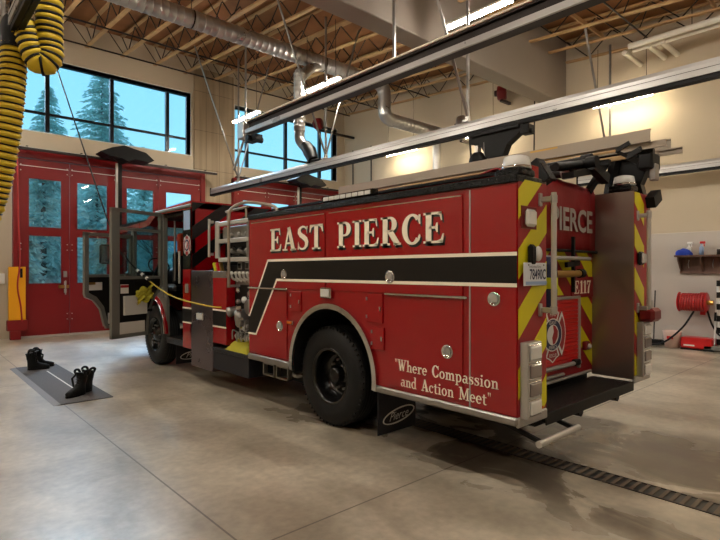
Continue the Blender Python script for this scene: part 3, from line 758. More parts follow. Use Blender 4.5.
# trolley with exhaust hose and balancer over the engine
r = thing('exhaust_trolley', 'black trolley with ribbed hose and balancer hanging under main rail', 'exhaust trolley', (7.0, 4.5, 2.9))
MB().prism([(4.05, 3.86), (5.05, 3.86), (5.0, 3.72), (4.78, 3.62), (4.7, 3.44), (4.4, 3.44), (4.33, 3.6), (4.12, 3.74)], (6.94, 0, 0), (0, 1, 0), (0, 0, 1), (1, 0, 0), .14, 'motor_black').box(6.9, 7.1, 4.1, 5.0, 3.80, 3.87, 'motor_black', .02).build('trolley_body', r)
MB().cyl((7.0, 4.55, 3.44), (7.0, 4.55, 3.25), .13, 'black', 16).build('hose_cuff', r)
prof = []; zz = 3.27
while zz > 1.6: prof += [(zz, .085), (zz - .02, .105), (zz - .04, .085)]; zz -= .04
MB().rev(prof, (7.0, 4.55, 0), (0, 0, 1), 'motor_black', 16, flip=True).build('hose', r)
MB().rev([(-.07, .02), (-.07, .12), (-.04, .15), (.04, .15), (.07, .12), (.07, .02)], (6.95, 4.86, 3.42), (1, 0, 0), 'motor_black', 20).box(6.9, 7.0, 4.83, 4.89, 3.56, 3.66, 'alu').build('balancer_reel', r)
MB().bar((6.95, 5.02, 3.8), (6.9, 4.9, 2.9), .03, .015, 'black').tube([(6.95, 4.74, 3.7), (6.95, 4.72, 3.0)], .012, 'steel', 6).build('balancer_strap', r)
MB().box(6.92, 7.08, 3.95, 4.1, 3.7, 3.84, 'motor_black', .01).cyl((7.0, 3.92, 3.74), (7.0, 4.1, 3.74), .04, 'motor_black', 10).build('bumper_stop', r)

# ribbed yellow exhaust hoses, top left
def ribbed(pts, rad, hw=.012, pitch=.052):
    P_ = smooth_path(pts, 30); m = MB(); acc = 0; cen = [P_[0]]
    for a, b in zip(P_, P_[1:]):
        acc += (b - a).length
        if acc >= pitch / 4: cen.append(b); acc = 0
    rr = [rad + (0.014 if (i % 4) in (1,) else (-.010 if (i % 4) == 3 else 0)) for i in range(len(cen))]
    m.tube(cen, rad, 'yellow_hose', 20, True, rad=rr)
    d = MB()
    for i in range(3, len(cen) - 1, 4):
        ax = (cen[i + 1] - cen[i - 1]).normalized()
        d.rev([(-hw, rad - .012), (-hw, rad + .005), (hw, rad + .005), (hw, rad - .012)], cen[i], ax, 'black', 16)
    return m, d
r = thing('exhaust_hose', 'yellow ribbed exhaust hose looping and hanging at the left edge', 'exhaust hose', (.95, 6.2, 2.0))
m, d = ribbed([(1.14, 5.9, 5.4), (1.16, 5.95, 4.6), (1.17, 6.0, 4.05), (1.17, 6.0, 3.84), (1.10, 6.02, 3.76), (1.03, 6.05, 3.9), (1.0, 6.08, 4.05), (.93, 6.12, 4.12)], .118)
h = m.build('loop_hose', r); d.build('rib', h)
m, d = ribbed([(.90, 6.2, 3.95), (.885, 6.22, 3.5), (.85, 6.3, 3.0), (.78, 6.42, 2.5), (.68, 6.5, 2.15), (.5, 6.52, 1.85), (.3, 6.5, 1.85), (.15, 6.5, 2.1)], .112, .007)
h = m.build('drop_hose', r); d.build('rib', h)
MB().tube(smooth_path([(1.0, 6.1, 4.08), (.93, 6.14, 4.14), (.90, 6.18, 4.08), (.90, 6.2, 3.92)], 6), .125, 'black', 18).build('connector', r)
MB().box(.84, .96, 6.05, 6.35, 4.05, 4.2, 'black', .02).build('saddle', r)
tag(MB().tube(smooth_path([(2.2, 14.75, 4.6), (2.22, 14.72, 3.0), (2.25, 14.7, 1.9), (2.2, 14.69, 1.3), (2.27, 14.7, .8), (2.29, 14.7, .45)]), .018, 'red_rubber', 6).build('air_cord'), 'thin dark red cord hanging beside the left edge of the bay door', 'cord')

# fluorescent fixtures
def lamp(x, y, z, L_, lbl, grp, ht=None):
    tm = 'tube_dim' if x > 12 else 'tube'
    r = thing('strip_light', lbl, 'ceiling light', (x, y, z), grp)
    MB().box(x - .05, x + .05, y - L_ / 2, y + L_ / 2, z + .035, z + .085, 'fixture', .01).build('housing', r)
    k = MB()
    for s in (-.03, .03): k.cyl((x + s, y - L_ / 2 + .03, z + .015), (x + s, y + L_ / 2 - .03, z + .015), .018, tm, 10)
    k.build('fluorescent_tube', r)
    h = MB()
    for s in (-.4, .4): h.tube([(x, y + s * L_, z + .085), (x, y + s * L_ * .98, (ht or roofz(y)) + .03)], .006, 'dark_steel', 5)
    h.build('hanger_wire', r)
LG1, LG2 = 'strip lights in the row above the engine', 'strip lights in the row along the right wall'
lamp(7.2, 5.05, 5.9, 1.35, 'nearest bright strip light in the row above the engine', LG1, 5.96)
lamp(7.25, 9.35, 5.88, 1.35, 'strip light next to the vertical duct drop', LG1)
lamp(7.2, 12.65, 5.88, 1.4, 'strip light in front of the second high window', LG1)
lamp(12.4, 4.75, 5.55, 1.35, 'strip light above the end of the ladders by the right wall', LG2)
lamp(12.4, 8.7, 5.55, 1.35, 'strip light between the duct pipe and the trolley', LG2)
lamp(12.4, 11.7, 5.55, 1.4, 'farthest strip light along the right wall', LG2)
for y, lb in ((12.6, 'strip light over the left bay near the doors'), (8.9, 'strip light over the left bay mid hall'), (5.0, 'strip light over the left bay near the camera'), (1.2, 'strip light over the left bay behind the camera')):
    lamp(1.4, y, 5.9, 1.35, lb, 'strip lights over the left bay')
lamp(7.2, 1.2, 5.9, 1.35, 'strip light over the rear of the engine', LG1)
lamp(12.4, .8, 5.55, 1.35, 'strip light at the near end of the right wall', LG2)
for y, lb in ((9, 'unseen added strip light in the far left bay by the doors'), (3, 'unseen added strip light in the far left bay near the back')): lamp(-3.6, y, 5.9, 1.35, lb, 'added strip lights over the far left bay')  # out of view, added because the hall needs more light
for x, lb in ((3.5, 'unseen added strip light behind the camera left'), (8.5, 'unseen added strip light behind the camera right')): lamp(x, -3.5, 5.8, 1.35, lb, 'added strip lights at the back')  # unseen lamps added to light the hall from behind

# radiant heater pipes at upper right
r = thing('heater_pipes', 'pair of pale heater pipes with three short stubs at upper right', 'pipes', (11.9, 2.5, 6.4))
for x in (11.75, 12.0):
    MB().cyl((x, -1, 6.5), (x, 4.35, 6.5), .06, 'fixture', 14).build('pipe', r)
for y in (3.75, 4.0, 4.5):
    MB().cyl((11.9, y, 6.46), (12.88, y, 6.46), .055, 'fixture', 14).build('stub_pipe', r)
for y in (.6, 3.2): MB().tube([(11.9, y, 6.56), (11.9, y, 7.0)], .008, 'dark_steel', 5).build('hanger', r)
# exhaust blowers at the right wall
def blower(x, y, z, R0, mt, name, lbl):
    r = thing(name, lbl, 'fan', (x, y, z - R0))
    MB().rev([(-.12, .02), (-.12, R0 * .9), (-.08, R0), (.08, R0), (.12, R0 * .9), (.12, .02)], (x, y, z), (.5, -1, 0), mt, 28).build('scroll_housing', r)
    MB().rev([(-.2, .02), (-.2, R0 * .4), (-.1, R0 * .45)], (x, y, z), (.5, -1, 0), 'dark_steel', 18).build('motor', r)
    MB().box(x - .05, XR - .001, y - .04, y + .04, z - R0 - .05, z - R0 + .02, 'dark_steel').build('bracket', r)
blower(12.5, 7.95, 6.6, .2, 'red_dark', 'red_fan', 'round red exhaust fan high up near the right wall')  # red exhaust fan
blower(12.35, 9.2, 5.85, .36, 'galv', 'exhaust_blower', 'round grey blower beside the duct end')
blower(11.2, 14.6, 6.9, .2, 'red_dark', 'fire_bell', 'small dark red round device high on front wall')
for (y, lb) in ((14.6, 'thin conduit nearest the corner on right wall'), (13.6, 'thin dark conduit right of the corner conduit')):
    tag(MB().tube([(XR - .05, y, .1), (XR - .05, y, 6.2)], .022, 'dark_steel', 8).build('conduit'), lb, 'conduit')
tag(MB().tube([(XR - .4, 6.95, roofz(6.95)), (XR - .4, 7.0, 3.7)], .02, 'dark_steel', 6).build('sensor_rod'), 'thin dark rod hanging by the right wall below the girder', 'rod')

# ================================================================ right wall gear
XW = XR - .045
r = thing('wall_shelf', 'dark brown wooden shelf box on the right wall', 'shelf', (XW - .15, 3.1, 1.6))
m = MB(); m.box(XW - .3, XW, 1.6, 3.72, 1.96, 2.0, 'wood_shelf', .004); m.build('shelf_board', r)
MB().box(XW - .02, XW, 1.62, 3.68, 1.6, 1.96, 'wood_shelf').build('back_board', r)
MB().box(XW - .05, XW - .02, 1.62, 3.68, 1.6, 1.66, 'wood_shelf').build('lower_rail', r)
for y in (1.7, 2.3, 2.8, 3.22, 3.64): MB().prism([(0, 0), (-.26, .3), (-.26, .36), (0, .36)], (XW - .02, y, 1.6), (1, 0, 0), (0, 0, 1), (0, 1, 0), .025, 'wood_shelf').build('bracket', r)
for y in (3.05, 3.5): MB().tube(smooth_path([(XW - .05, y, 1.9), (XW - .1, y, 1.8), (XW - .06, y, 1.72)]), .008, 'steel', 5).build('hook', r)
def spray(x, y, z, body, head, lbl):
    r = thing('spray_bottle', lbl, 'bottle', (x, y, z))
    MB().rev([(0, .0), (0, .045), (.16, .045), (.2, .018), (.24, .018)], (x, y, z), (0, 0, 1), body, 16).build('bottle', r)
    MB().box(x - .02, x + .02, y - .07, y + .03, z + .24, z + .29, head, .008).bar((x, y - .045, z + .25), (x, y - .055, z + .18), .015, .015, head).build('trigger_head', r)
spray(XW - .15, 3.24, 2.0, 'plate_blue', 'red_plastic', 'clear spray bottle with a red trigger on the wall shelf')
spray(XW - .06, 3.50, 2.0, 'white', 'white', 'white spray bottle standing behind the blue cloth')
m = MB(); m.sphere((XW - .19, 3.56, 2.0), .16, 'blue', 18, 8, (.8, 1.1, .85), True)
o = m.build('cleaning_cloth'); tag(o, 'bundled blue cloth on the left end of the wall shelf', 'cloth')
t_ = bpy.data.textures.new('crumple', 'CLOUDS'); t_.noise_scale = .07
md = o.modifiers.new('crumple', 'DISPLACE'); md.texture = t_; md.strength = .06
tag(MB().rev([(0, 0), (0, .04), (.11, .04), (.115, .036), (.115, 0)], (XW - .15, 2.93, 2.0), (0, 0, 1), 'dark_steel', 16).build('tin_can'), 'small dark tin on the wall shelf', 'tin')
# hose reel
r = thing('hose_reel', 'red hose reel with coiled red hose fixed to right wall', 'hose reel', (XW - .2, 3.35, .85))
MB().box(XW - .03, XW, 3.2, 3.3, .72, 1.2, 'red_plastic', .005).box(XW - .34, XW, 3.2, 3.24, .95, 1.0, 'red_plastic').build('bracket', r)
for y in (3.12, 3.62):
    MB().rev([(-.012, .03), (-.012, .2), (0, .215), (.012, .2), (.012, .03)], (XW - .26, y, 1.0), (0, 1, 0), 'red_plastic', 28).build('flange', r)
m = MB()
pts = []
for i in range(9 * 24):
    a = 2 * PI * i / 24; pts.append((XW - .26 + .17 * math.cos(a), 3.15 + .44 * i / (9 * 24), 1.0 + .17 * math.sin(a)))
m.tube(pts, .024, 'red_rubber', 8); m.build('coiled_hose', r)
MB().cyl((XW - .26, 3.0, 1.0), (XW - .26, 3.12, 1.0), .05, 'brass', 12).build('swivel', r)
tag(MB().tube(smooth_path([(XW - .45, 3.3, .82), (XW - .55, 3.5, .45), (XW - .56, 3.85, .12), (XW - .5, 4.2, .03), (XW - .45, 4.5, .025)]), .02, 'black', 8).build('rubber_hose'), 'dark hose drooping from the reel to the floor on the left', 'hose')
tag(MB().tube(smooth_path([(XW - .3, 3.1, .83), (XW - .2, 3.02, .5), (XW - .2, 2.85, .3), (XW - .2, 2.5, .35)]), .02, 'black', 8).build('rubber_hose'), 'short dark hose drooping from reel to the right', 'hose')
r = thing('bucket', 'pale pink plastic bucket with wire handle on floor by wall', 'bucket', (XW - .3, 3.85, 0))
MB().rev([(0, 0), (0, .14), (.34, .18), (.36, .185), (.36, .175), (.02, .13)], (XW - .3, 3.75, 0), (0, 0, 1), 'pink', 24).build('pail', r)
MB().tube(smooth_path([(XW - .3, 3.57, .33), (XW - .35, 3.65, .44), (XW - .36, 3.75, .48), (XW - .35, 3.85, .44), (XW - .3, 3.93, .33)]), .006, 'steel', 6).build('wire_handle', r)
MB().box(XW - .49, XW - .47, 3.68, 3.8, .2, .26, 'red_plastic').build('label_patch', r)
r = thing('tool_case', 'long low red case lying on the floor under the hose reel', 'case', (XW - .25, 3.2, 0))
MB().box(XW - .42, XW - .08, 2.98, 3.56, .03, .26, 'red_plastic', .02).build('case_body', r)
MB().box(XW - .425, XW - .08, 2.98, 3.56, .0, .03, 'black').build('base', r)
put_w = MB(); put_w.box(XW - .423, XW - .42, 3.3, 3.5, .08, .11, 'white'); put_w.build('label_strip', r)
r = thing('push_broom', 'black push broom leaning upright beside the right wall', 'broom', (XW - .15, 4.2, 0))
MB().cyl((XW - .15, 4.17, .06), (XW - .05, 4.17, 1.22), .014, 'dark_steel', 8).build('handle', r)
MB().box(XW - .25, XW - .1, 3.98, 4.4, .03, .13, 'black', .02).build('broom_head', r)
r = thing('floor_squeegee', 'floor mop with a pale handle and grey head at right edge', 'mop', (XW - .3, 2.95, 0))
MB().cyl((XW - .3, 2.98, .08), (XW - .1, 2.98, 1.1), .016, 'white', 8).build('handle', r)
MB().cyl((XW - .22, 2.98, .62), (XW - .19, 2.98, .8), .022, 'black', 8).build('grip', r)
MB().box(XW - .42, XW - .22, 2.6, 3.15, .02, .12, 'grey_trim', .02).build('mop_head', r)
r = thing('marker_pole', 'black and white banded pole standing by the right wall', 'pole', (XW - .12, 2.92, 0))
m = MB()
for i in range(12): m.cyl((XW - .14, 2.94, i * .122), (XW - .14, 2.94, (i + 1) * .122), .035, 'black' if i % 2 else 'white', 12)
m.build('pole', r)

# ================================================================ floor items
r = thing('trench_drain', 'long narrow grated trench drain in the floor behind the engine', 'floor drain', (4.2, 0, 0))
MB().box(4.135, 4.15, -4, 4.2, 0, .006, 'dark_steel').box(4.335, 4.35, -4, 4.2, 0, .006, 'dark_steel').box(4.15, 4.335, -4, 4.2, -.0, .001, 'shadow').build('frame', r)
m = MB(); y = -4
while y < 4.2: m.box(4.15, 4.335, y, y + .028, .001, .006, 'grate'); y += .068
m.build('grate', r)
r = thing('floor_mat', 'long grey ribbed rubber mat under the two pairs of boots', 'mat', (1.8, 8.85, 0))
MB().box(1.53, 2.14, 7.2, 10.45, 0, .012, 'mat_grey', .004).build('mat', r)
MB().prism([(1.45, .001), (1.53, .001), (1.53, .012)], (0, 7.2, 0), (1, 0, 0), (0, 0, 1), (0, 1, 0), 3.25, 'mat_edge').build('bevelled_edge', r)
MB().box(1.86, 1.88, 7.7, 9.75, .012, .0135, 'paper').build('centre_line', r)
def boot(cx, cy, ang, lbl, name='rubber_boot'):
    r = thing(name, lbl, 'boot', (cx, cy, .012))
    ca, sa = math.cos(ang), math.sin(ang)
    def W(a, b, z): return (cx + a * ca - b * sa, cy + a * sa + b * ca, .012 + z)
    def loft(secs, mt, m, n=18, cap=True):
        vs_ = []; fs = []
        for sec in secs:
            a0, b0, z0, ra, rb, tilt = sec
            for k in range(n):
                q = 2 * PI * k / n; vs_.append(W(a0 + ra * math.cos(q), b0 + rb * math.sin(q), z0 + tilt * math.cos(q)))
        for i in range(len(secs) - 1):
            for k in range(n): fs.append((i * n + k, i * n + (k + 1) % n, (i + 1) * n + (k + 1) % n, (i + 1) * n + k))
        m.add(vs_, fs, mt, True)
        if cap: m.add(vs_[:n], [tuple(reversed(range(n)))], mt); m.add(vs_[-n:], [tuple(range(n))], mt)
    m = MB()
    loft([(.04, 0, .025, .155, .055, 0), (.04, 0, .06, .16, .056, 0), (.02, 0, .1, .14, .053, -.02), (-.03, 0, .135, .095, .052, -.03), (-.06, 0, .17, .072, .052, -.01), (-.065, 0, .21, .07, .057, 0), (-.065, 0, .27, .08, .064, .016), (-.062, 0, .29, .09, .072, .02)], 'boot', m, 20, False)
    loft([(-.062, 0, .29, .09, .072, .02), (-.062, 0, .285, .07, .055, .015), (-.065, 0, .2, .055, .044, 0)], 'shadow', m, 20, True)
    m.build('upper', r)
    m = MB(); loft([(.04, 0, 0, .155, .055, 0), (.04, 0, .026, .165, .06, 0)], 'black', m, 20); m.build('sole', r)
    m = MB(); loft([(.13, 0, .03, .062, .05, 0), (.125, 0, .065, .056, .048, 0), (.115, 0, .085, .035, .035, -.005)], 'boot', m, 16); m.build('toe_cap', r)
    for s in (-1, 1):
        m = MB(); m.tube(smooth_path([W(-.1, s * .06, .26), W(-.1, s * .085, .31), W(-.065, s * .09, .325), W(-.03, s * .085, .31), W(-.03, s * .06, .26)], 5), .016, 'boot', 6); m.build('pull_loop', r)
    m = MB()
    for i in range(5):
        z = .14 + i * .035; m.tube([W(.02 - i * .006, -.03, z), W(.03 - i * .008, 0, z + .01), W(.02 - i * .006, .03, z)], .005, 'black', 5)
    m.build('laces', r)
    m = MB(); m.tube([W(-.06, -.07, .28), W(.02, -.08, .22), W(.0, -.075, .11)], .014, 'boot', 6); m.build('strap', r)
boot(1.76, 10.03, -.18, 'black boot at the left of the far pair on the mat')
boot(1.87, 10.22, -.05, 'black boot behind its partner in the far pair on mat')
boot(1.81, 7.57, PI + .55, 'black boot at the left of the near pair on the mat')
boot(1.92, 7.72, PI + .35, 'black boot at the right of the near pair on the mat')
# yellow bollard guard by the door jamb
r = thing('door_guard', 'bright yellow guard board with cord on red base left of bay door', 'guard post', (2.2, 14.8, 0))
MB().box(2.03, 2.38, 14.76, 14.84, .47, 1.76, 'bollard', .01).build('guard_board', r)
MB().box(2.0, 2.42, 14.74, 14.9, .22, .47, 'door_red', .01).box(2.06, 2.28, 14.74, 14.9, 0, .22, 'door_red', .01).build('base', r)
MB().box(2.26, 2.31, 14.73, 14.76, 1.5, 1.72, 'black', .006).build('clip', r)
tag(MB().box(1.9, 2.0, 15.1, 15.15, 1.35, 1.6, 'white', .006).build('wall_switch'), 'small white switch box left of the yellow guard', 'switch')
# air / charging line from the ceiling to the pump panel
r = thing('drop_cord', 'black ceiling cord looping down to yellow line with white connectors', 'cord', (2.9, 8.5, 1.3))
m = MB(); 
A = smooth_path([(2.105, 12.52, roofz(12.52)), (2.3, 11.05, 5.42), (2.45, 9.92, 3.83), (2.6, 8.77, 2.236), (2.76, 8.66, 1.88), (2.92, 8.56, 1.66), (3.05, 8.4, 1.5)], 8); m.tube(A, .012, 'black', 6); m.build('black_cord', r)
m = MB(); pts = [(2.66 + .13 * math.cos(a) * .8, 8.75 + .02 * a / 6, 1.83 + .13 * math.sin(a)) for a in [2 * PI * k / 28 for k in range(29)]]
m.tube(pts, .01, 'black', 6); m.build('cord_loop', r)
for k in range(3):
    p = Vector((2.90 + .055 * k, 8.57 - .05 * k, 1.68 - .062 * k)); m = MB(); d_ = Vector((.055, -.05, -.062)).normalized(); m.cyl(p, p + d_ * .04, .026, 'white', 12); m.cyl(p + d_ * .04, p + d_ * .075, .02, 'black', 12); m.build('connector', r)
m = MB(); m.tube(smooth_path([(3.05, 8.43, 1.5), (3.12, 8.1, 1.36), (3.17, 7.7, 1.26), (3.22, 7.2, 1.2), (3.28, 6.7, 1.165), (3.32, 6.5, 1.16)], 8), .011, 'yellow_cord', 6); m.build('yellow_line', r)
# ================================================================ fire engine
X0, X1, YR, YI = 3.378, 6.05, 2.022, 2.45
truck = thing('fire_engine', 'red fire engine parked facing the bay doors with its cab doors open', 'fire engine', (4.714, 6.4, 0))
U = (0, -1, 0); V_ = (0, 0, 1); NL = (-1, 0, 0)      # left side: text runs towards -Y, faces -X
def side(mb, poly, th, mt, x=X0):                    # polygon given in (Y, z)
    mb.prism([(-a, b) for a, b in poly], (x, 0, 0), U, V_, NL, th, mt)
def arcpts(cy, cz, r, a0, a1, n=20): return [(cy + r * math.cos(math.radians(a0 + (a1 - a0) * i / n)), cz + r * math.sin(math.radians(a0 + (a1 - a0) * i / n))) for i in range(n + 1)]

# ---- rear body
WC = 4.21
b = MB()
half = lambda xs, s: side_prof
side_poly = [(YR, .58), (3.52, .58)] + arcpts(WC, .6, .69, 182, -2, 26) + [(4.92, .60), (5.87, .60), (5.87, 2.32), (YR, 2.32)]
b.prism([(a, z) for a, z in side_poly], (X0 + .012, 0, 0), (0, 1, 0), (0, 0, 1), (1, 0, 0), .04, 'red')
b.prism([(a, z) for a, z in side_poly], (X1 - .052, 0, 0), (0, 1, 0), (0, 0, 1), (1, 0, 0), .04, 'red')
b.box(X0 + .05, X1 - .05, YI + .02, 5.86, 1.33, 2.3, 'red')
b.box(X0 + .05, X1 - .05, YI + .02, 3.5, .6, 1.33, 'red'); b.box(X0 + .05, X1 - .05, 4.93, 5.86, .62, 1.33, 'red')
b.box(X0 + .05, 3.80, YR, YI + .02, .58, 2.34, 'red', .006)
b.box(5.607, X1 - .05, YR, YI + .02, .58, 2.47, 'red', .006)
b.box(X0 + .05, X1 - .05, YI, YI + .03, .6, 2.32, 'red_refl')
b.box(X1 - .1, X1, YR - .004, YI, .55, 2.44, 'red', .006)
b.build('body_shell', truck)
m = MB(); m.box(X0 + .05, X0 + .85, 3.5, 4.93, 1.28, 1.33, 'dark').box(X0 + .85, X0 + .9, 3.5, 4.93, .55, 1.3, 'dark'); 
for k_, (xa, xb) in enumerate(((X0 + .02, X0 + .8), (X1 - .8, X1 - .02))):
    if k_: m.build('wheel_well', truck); m = MB()
    for i in range(16):
        a0_, a1_ = math.radians(-8 + i * 196 / 16), math.radians(-8 + (i + 1) * 196 / 16)
        m.prism([(WC + q * math.cos(t_), .6 + q * math.sin(t_)) for q, t_ in ((.668, a0_), (.684, a0_), (.684, a1_), (.668, a1_))], (xa, 0, 0), (0, 1, 0), (0, 0, 1), (1, 0, 0), xb - xa, 'dark')
m.box(X1 - .85, X1 - .05, 3.5, 4.93, 1.28, 1.33, 'dark'); m.build('wheel_well', truck)
# compartment doors (raised panels)
def cdoor(y0, y1, z0, z1, name='compartment_door', poly=None):
    m = MB(); m.box(X0, X0 + .011, y0, y1, z0, z1, 'red', .004); return m.build(name, truck)
d1 = cdoor(4.29, 5.82, 1.455, 2.275); d2 = cdoor(2.51, 4.27, 1.455, 2.275)
d3 = cdoor(2.51, 3.36, .61, 1.425); d4 = cdoor(5.0, 5.82, .63, 1.425)
m = MB(); m.box(X0, X0 + .011, YR + .003, 2.432, .59, 2.3, 'red', .003); m.build('corner_panel', truck)
for y0, y1, z in ((2.46, 3.38, 1.445), (4.98, 5.86, 1.445)):
    MB().box(X0 - .02, X0 + .012, y0, y1, z - .006, z + .012, 'chrome', .004).build('drip_rail', truck)
MB().box(X0 - .002, X0 + .012, 2.432, 2.444, .58, 2.3, 'steel').build('seam_strip', truck)
for dd, y in ((d1, 4.30), (d2, 2.52)):
    MB().box(X0 - .003, X0 + .004, y, y + 1.5 + (.2 if dd is d2 else 0), 2.262, 2.27, 'chrome').build('top_edge_strip', dd)
def dlatch(y, z, par, r=.058, mt='steel'):
    l = MB().rev([(0, r), (.008, r), (.012, r * .86), (.004, r * .8), (.003, .001)], (X0 - .001, y, z), NL, 'chrome', 28).build('latch_bezel', par)
    k = MB(); k.prism([(-r * .55, -.02), (r * .55, -.02), (r * .62, .01), (r * .3, .035), (-r * .3, .035), (-r * .62, .01)], (X0 - .004, y, z), U, V_, NL, .008, mt); k.build('latch_handle', par)
dlatch(5.056, 1.62, d1); dlatch(3.32, 1.605, d2); dlatch(2.66, .996, d3)
dlatch(5.14, 1.01, d4, .062, 'steel'); cp_ = bpy.data.objects[[o.name for o in truck.children if o.name.startswith('corner_panel')][0]]; dlatch(2.215, 1.447, cp_, .055)
# small flap doors, lights
for (y0, y1, z0, z1) in ((4.72, 4.92, 1.2, 1.43), (3.42, 3.64, 1.17, 1.44), (3.40, 3.57, .92, 1.13)):
    f = MB().box(X0 - .004, X0 + .012, y0, y1, z0, z1, 'red', .004).build('flap_door', truck)
    h = MB()
    for z in (z0 + .04, z1 - .06): h.cyl((X0 - .01, y1 - .012, z), (X0 - .01, y1 - .012, z + .03), .007, 'steel', 8)
    h.box(X0 - .01, X0 - .003, y0 + .02, y0 + .04, (z0 + z1) / 2 - .02, (z0 + z1) / 2 + .02, 'chrome'); h.build('flap_hinge', f)
l = MB().box(X0 - .03, X0 + .012, 4.16, 4.34, 1.375, 1.485, 'chrome', .01).build('scene_light', truck)
MB().box(X0 - .036, X0 - .028, 4.18, 4.32, 1.39, 1.47, 'lens_clear', .004).build('lens', l)
l = MB().box(X0 - .02, X0 + .012, 4.86, 4.97, 1.05, 1.09, 'chrome', .004).build('marker_light', truck)
MB().box(X0 - .03, X0 - .018, 4.87, 4.96, 1.055, 1.085, 'amber', .004).build('lens', l)
# bottom rub rails and wheel arch trim
m = MB(); m.box(X0 - .015, X0 + .03, YR - .004, 3.52, .52, .58, 'steel_dull', .012); m.build('rub_rail', truck)
m = MB(); m.box(X0 - .012, X0 + .03, 4.93, 5.87, .535, .61, 'steel_dull', .01); m.build('rub_rail', truck)
m = MB()
ri, ro = .665, .72
A = arcpts(WC, .6, ri, -6, 186, 30); B = arcpts(WC, .6, ro, -6, 186, 30)
for i in range(30): side(m, [A[i], B[i], B[i + 1], A[i + 1]], .026, 'chrome', X0 + .006)
m.build('wheel_arch_trim', truck)
# black stripe with cream edging
def stripe_on(parent, x, y0, y1, name):
    pass
band = [(YR, 1.57), (5.215, 1.57), (5.69, .88), (5.865, .88), (5.865, 1.085), (5.83, 1.085), (5.40, 1.775), (YR, 1.775)]
m = MB(); side(m, [(YR, 1.57), (5.215, 1.57), (5.40, 1.775), (YR, 1.775)], .003, 'black_refl'); side(m, [(5.215, 1.57), (5.69, .88), (5.83, 1.085), (5.40, 1.775)], .003, 'black_refl'); side(m, [(5.69, .88), (5.865, .88), (5.865, 1.085), (5.83, 1.085)], .003, 'black_refl')
m.build('side_stripe', truck)
def edge(mb, pts, w, x=X0):
    for p in vs(pts, w): side(mb, p, .0036, 'white_line', x)
m = MB(); edge(m, [(YR, 1.787), (5.405, 1.787)], .028); edge(m, [(5.397, 1.795), (5.838, 1.09)], .024); edge(m, [(5.83, 1.095), (5.865, 1.095)], .022)
edge(m, [(YR, 1.555), (5.21, 1.555)], .028); edge(m, [(5.205, 1.56), (5.685, .862)], .024); edge(m, [(5.68, .868), (5.865, .868)], .022); m.build('stripe_edging', truck)
# lettering on the doors
def lettered(txt, y_left, y_right, z0, h, par, name):
    m = MB()
    put_word(m, txt, (X0 - .001, y_left - .018, z0 - .022), U, V_, NL, y_left - y_right, h, .002, M['shadow'], .05)
    put_word(m, txt, (X0 - .002, y_left, z0), U, V_, NL, y_left - y_right, h, .0035, M['cream'], .05)
    return m.build(name, par)
lettered('EAST', 5.345, 4.31, 1.895, .268, d1, 'lettering')
lettered('PIERCE', 4.075, 2.68, 1.895, .262, d2, 'lettering')
for txt, y_, z_, wd in (('"Where Compassion', 3.26, .765, 1.085), ('and Action Meet"', 3.185, .628, .945)):
    _, tot = word(txt, .035); done = ''
    for wd_ in txt.split(' '):
        _, o_ = word(done, .035) if done else (0, -.035)
        _, w_ = word(wd_, .035); m = MB()
        put_word(m, wd_, (X0, y_ - (o_ + .035) / tot * wd, z_), U, V_, NL, w_ / tot * wd, .1, .003, M['cream'], .035); m.build('motto_word', truck)
        done += wd_ + ' '

# ---- rear end
def bands(mb, x0, x1, z0, z1, zs, slope, xref, y, th=.003):
    """yellow bands [(zlow,zhigh)] at x=xref, rising with slope, clipped to the panel"""
    for lo, hi in zs:
        pl = [(x0 - 1, lo + slope * (x0 - 1 - xref)), (x1 + 1, lo + slope * (x1 + 1 - xref)), (x1 + 1, hi + slope * (x1 + 1 - xref)), (x0 - 1, hi + slope * (x0 - 1 - xref))]
        pl = clip_rect(pl, x0, x1, z0, z1)
        if len(pl) > 2: mb.prism(pl, (0, y, 0), (1, 0, 0), (0, 0, 1), (0, -1, 0), th, 'yellow_refl')
P_ = .442
m = MB(); m.box(X0 + .012, 3.80, YR - .003, YR, .59, 2.34, 'red_refl')
bands(m, X0 + .012, 3.80, .59, 2.34, [(2.03 - P_ * k, 2.25 - P_ * k) for k in range(-1, 5)], .88, X0, YR - .003); m.build('chevron_panel', truck)
m = MB(); m.box(5.607, 6.0, YR - .003, YR, .59, 2.47, 'red_refl')
bands(m, 5.607, 5.86, .59, 2.47, [(1.48 + P_ * k, 1.706 + P_ * k) for k in range(-3, 4)], -.88, 5.603, YR - .003); m.build('chevron_panel', truck)
m = MB(); bands(m, 5.27, 5.603, .6, 1.86, [(.635 + P_ * k, .85 + P_ * k) for k in range(0, 8)], -.88, 5.606, YI)
bands(m, 4.714, 5.27, 1.42, 1.86, [(.635 + P_ * k, .85 + P_ * k) for k in range(0, 8)], -.88, 5.606, YI)
bands(m, 3.80, 4.16, .6, 1.86, [(2.03 - P_ * k, 2.25 - P_ * k) for k in range(-2, 9)], .88, X0, YI); bands(m, 4.16, 4.714, 1.42, 1.86, [(2.03 - P_ * k, 2.25 - P_ * k) for k in range(-2, 9)], .88, X0, YI)
m.build('chevron_panel', truck)
# brushed inner faces of the recess
MB().box(5.60, 5.607, YR, YI, .55, 2.48, 'brushed_panel', .002).build('inner_side_panel', truck)
MB().box(3.80, 3.807, YR, YI, .55, 2.36, 'brushed_panel', .002).build('inner_side_panel', truck)
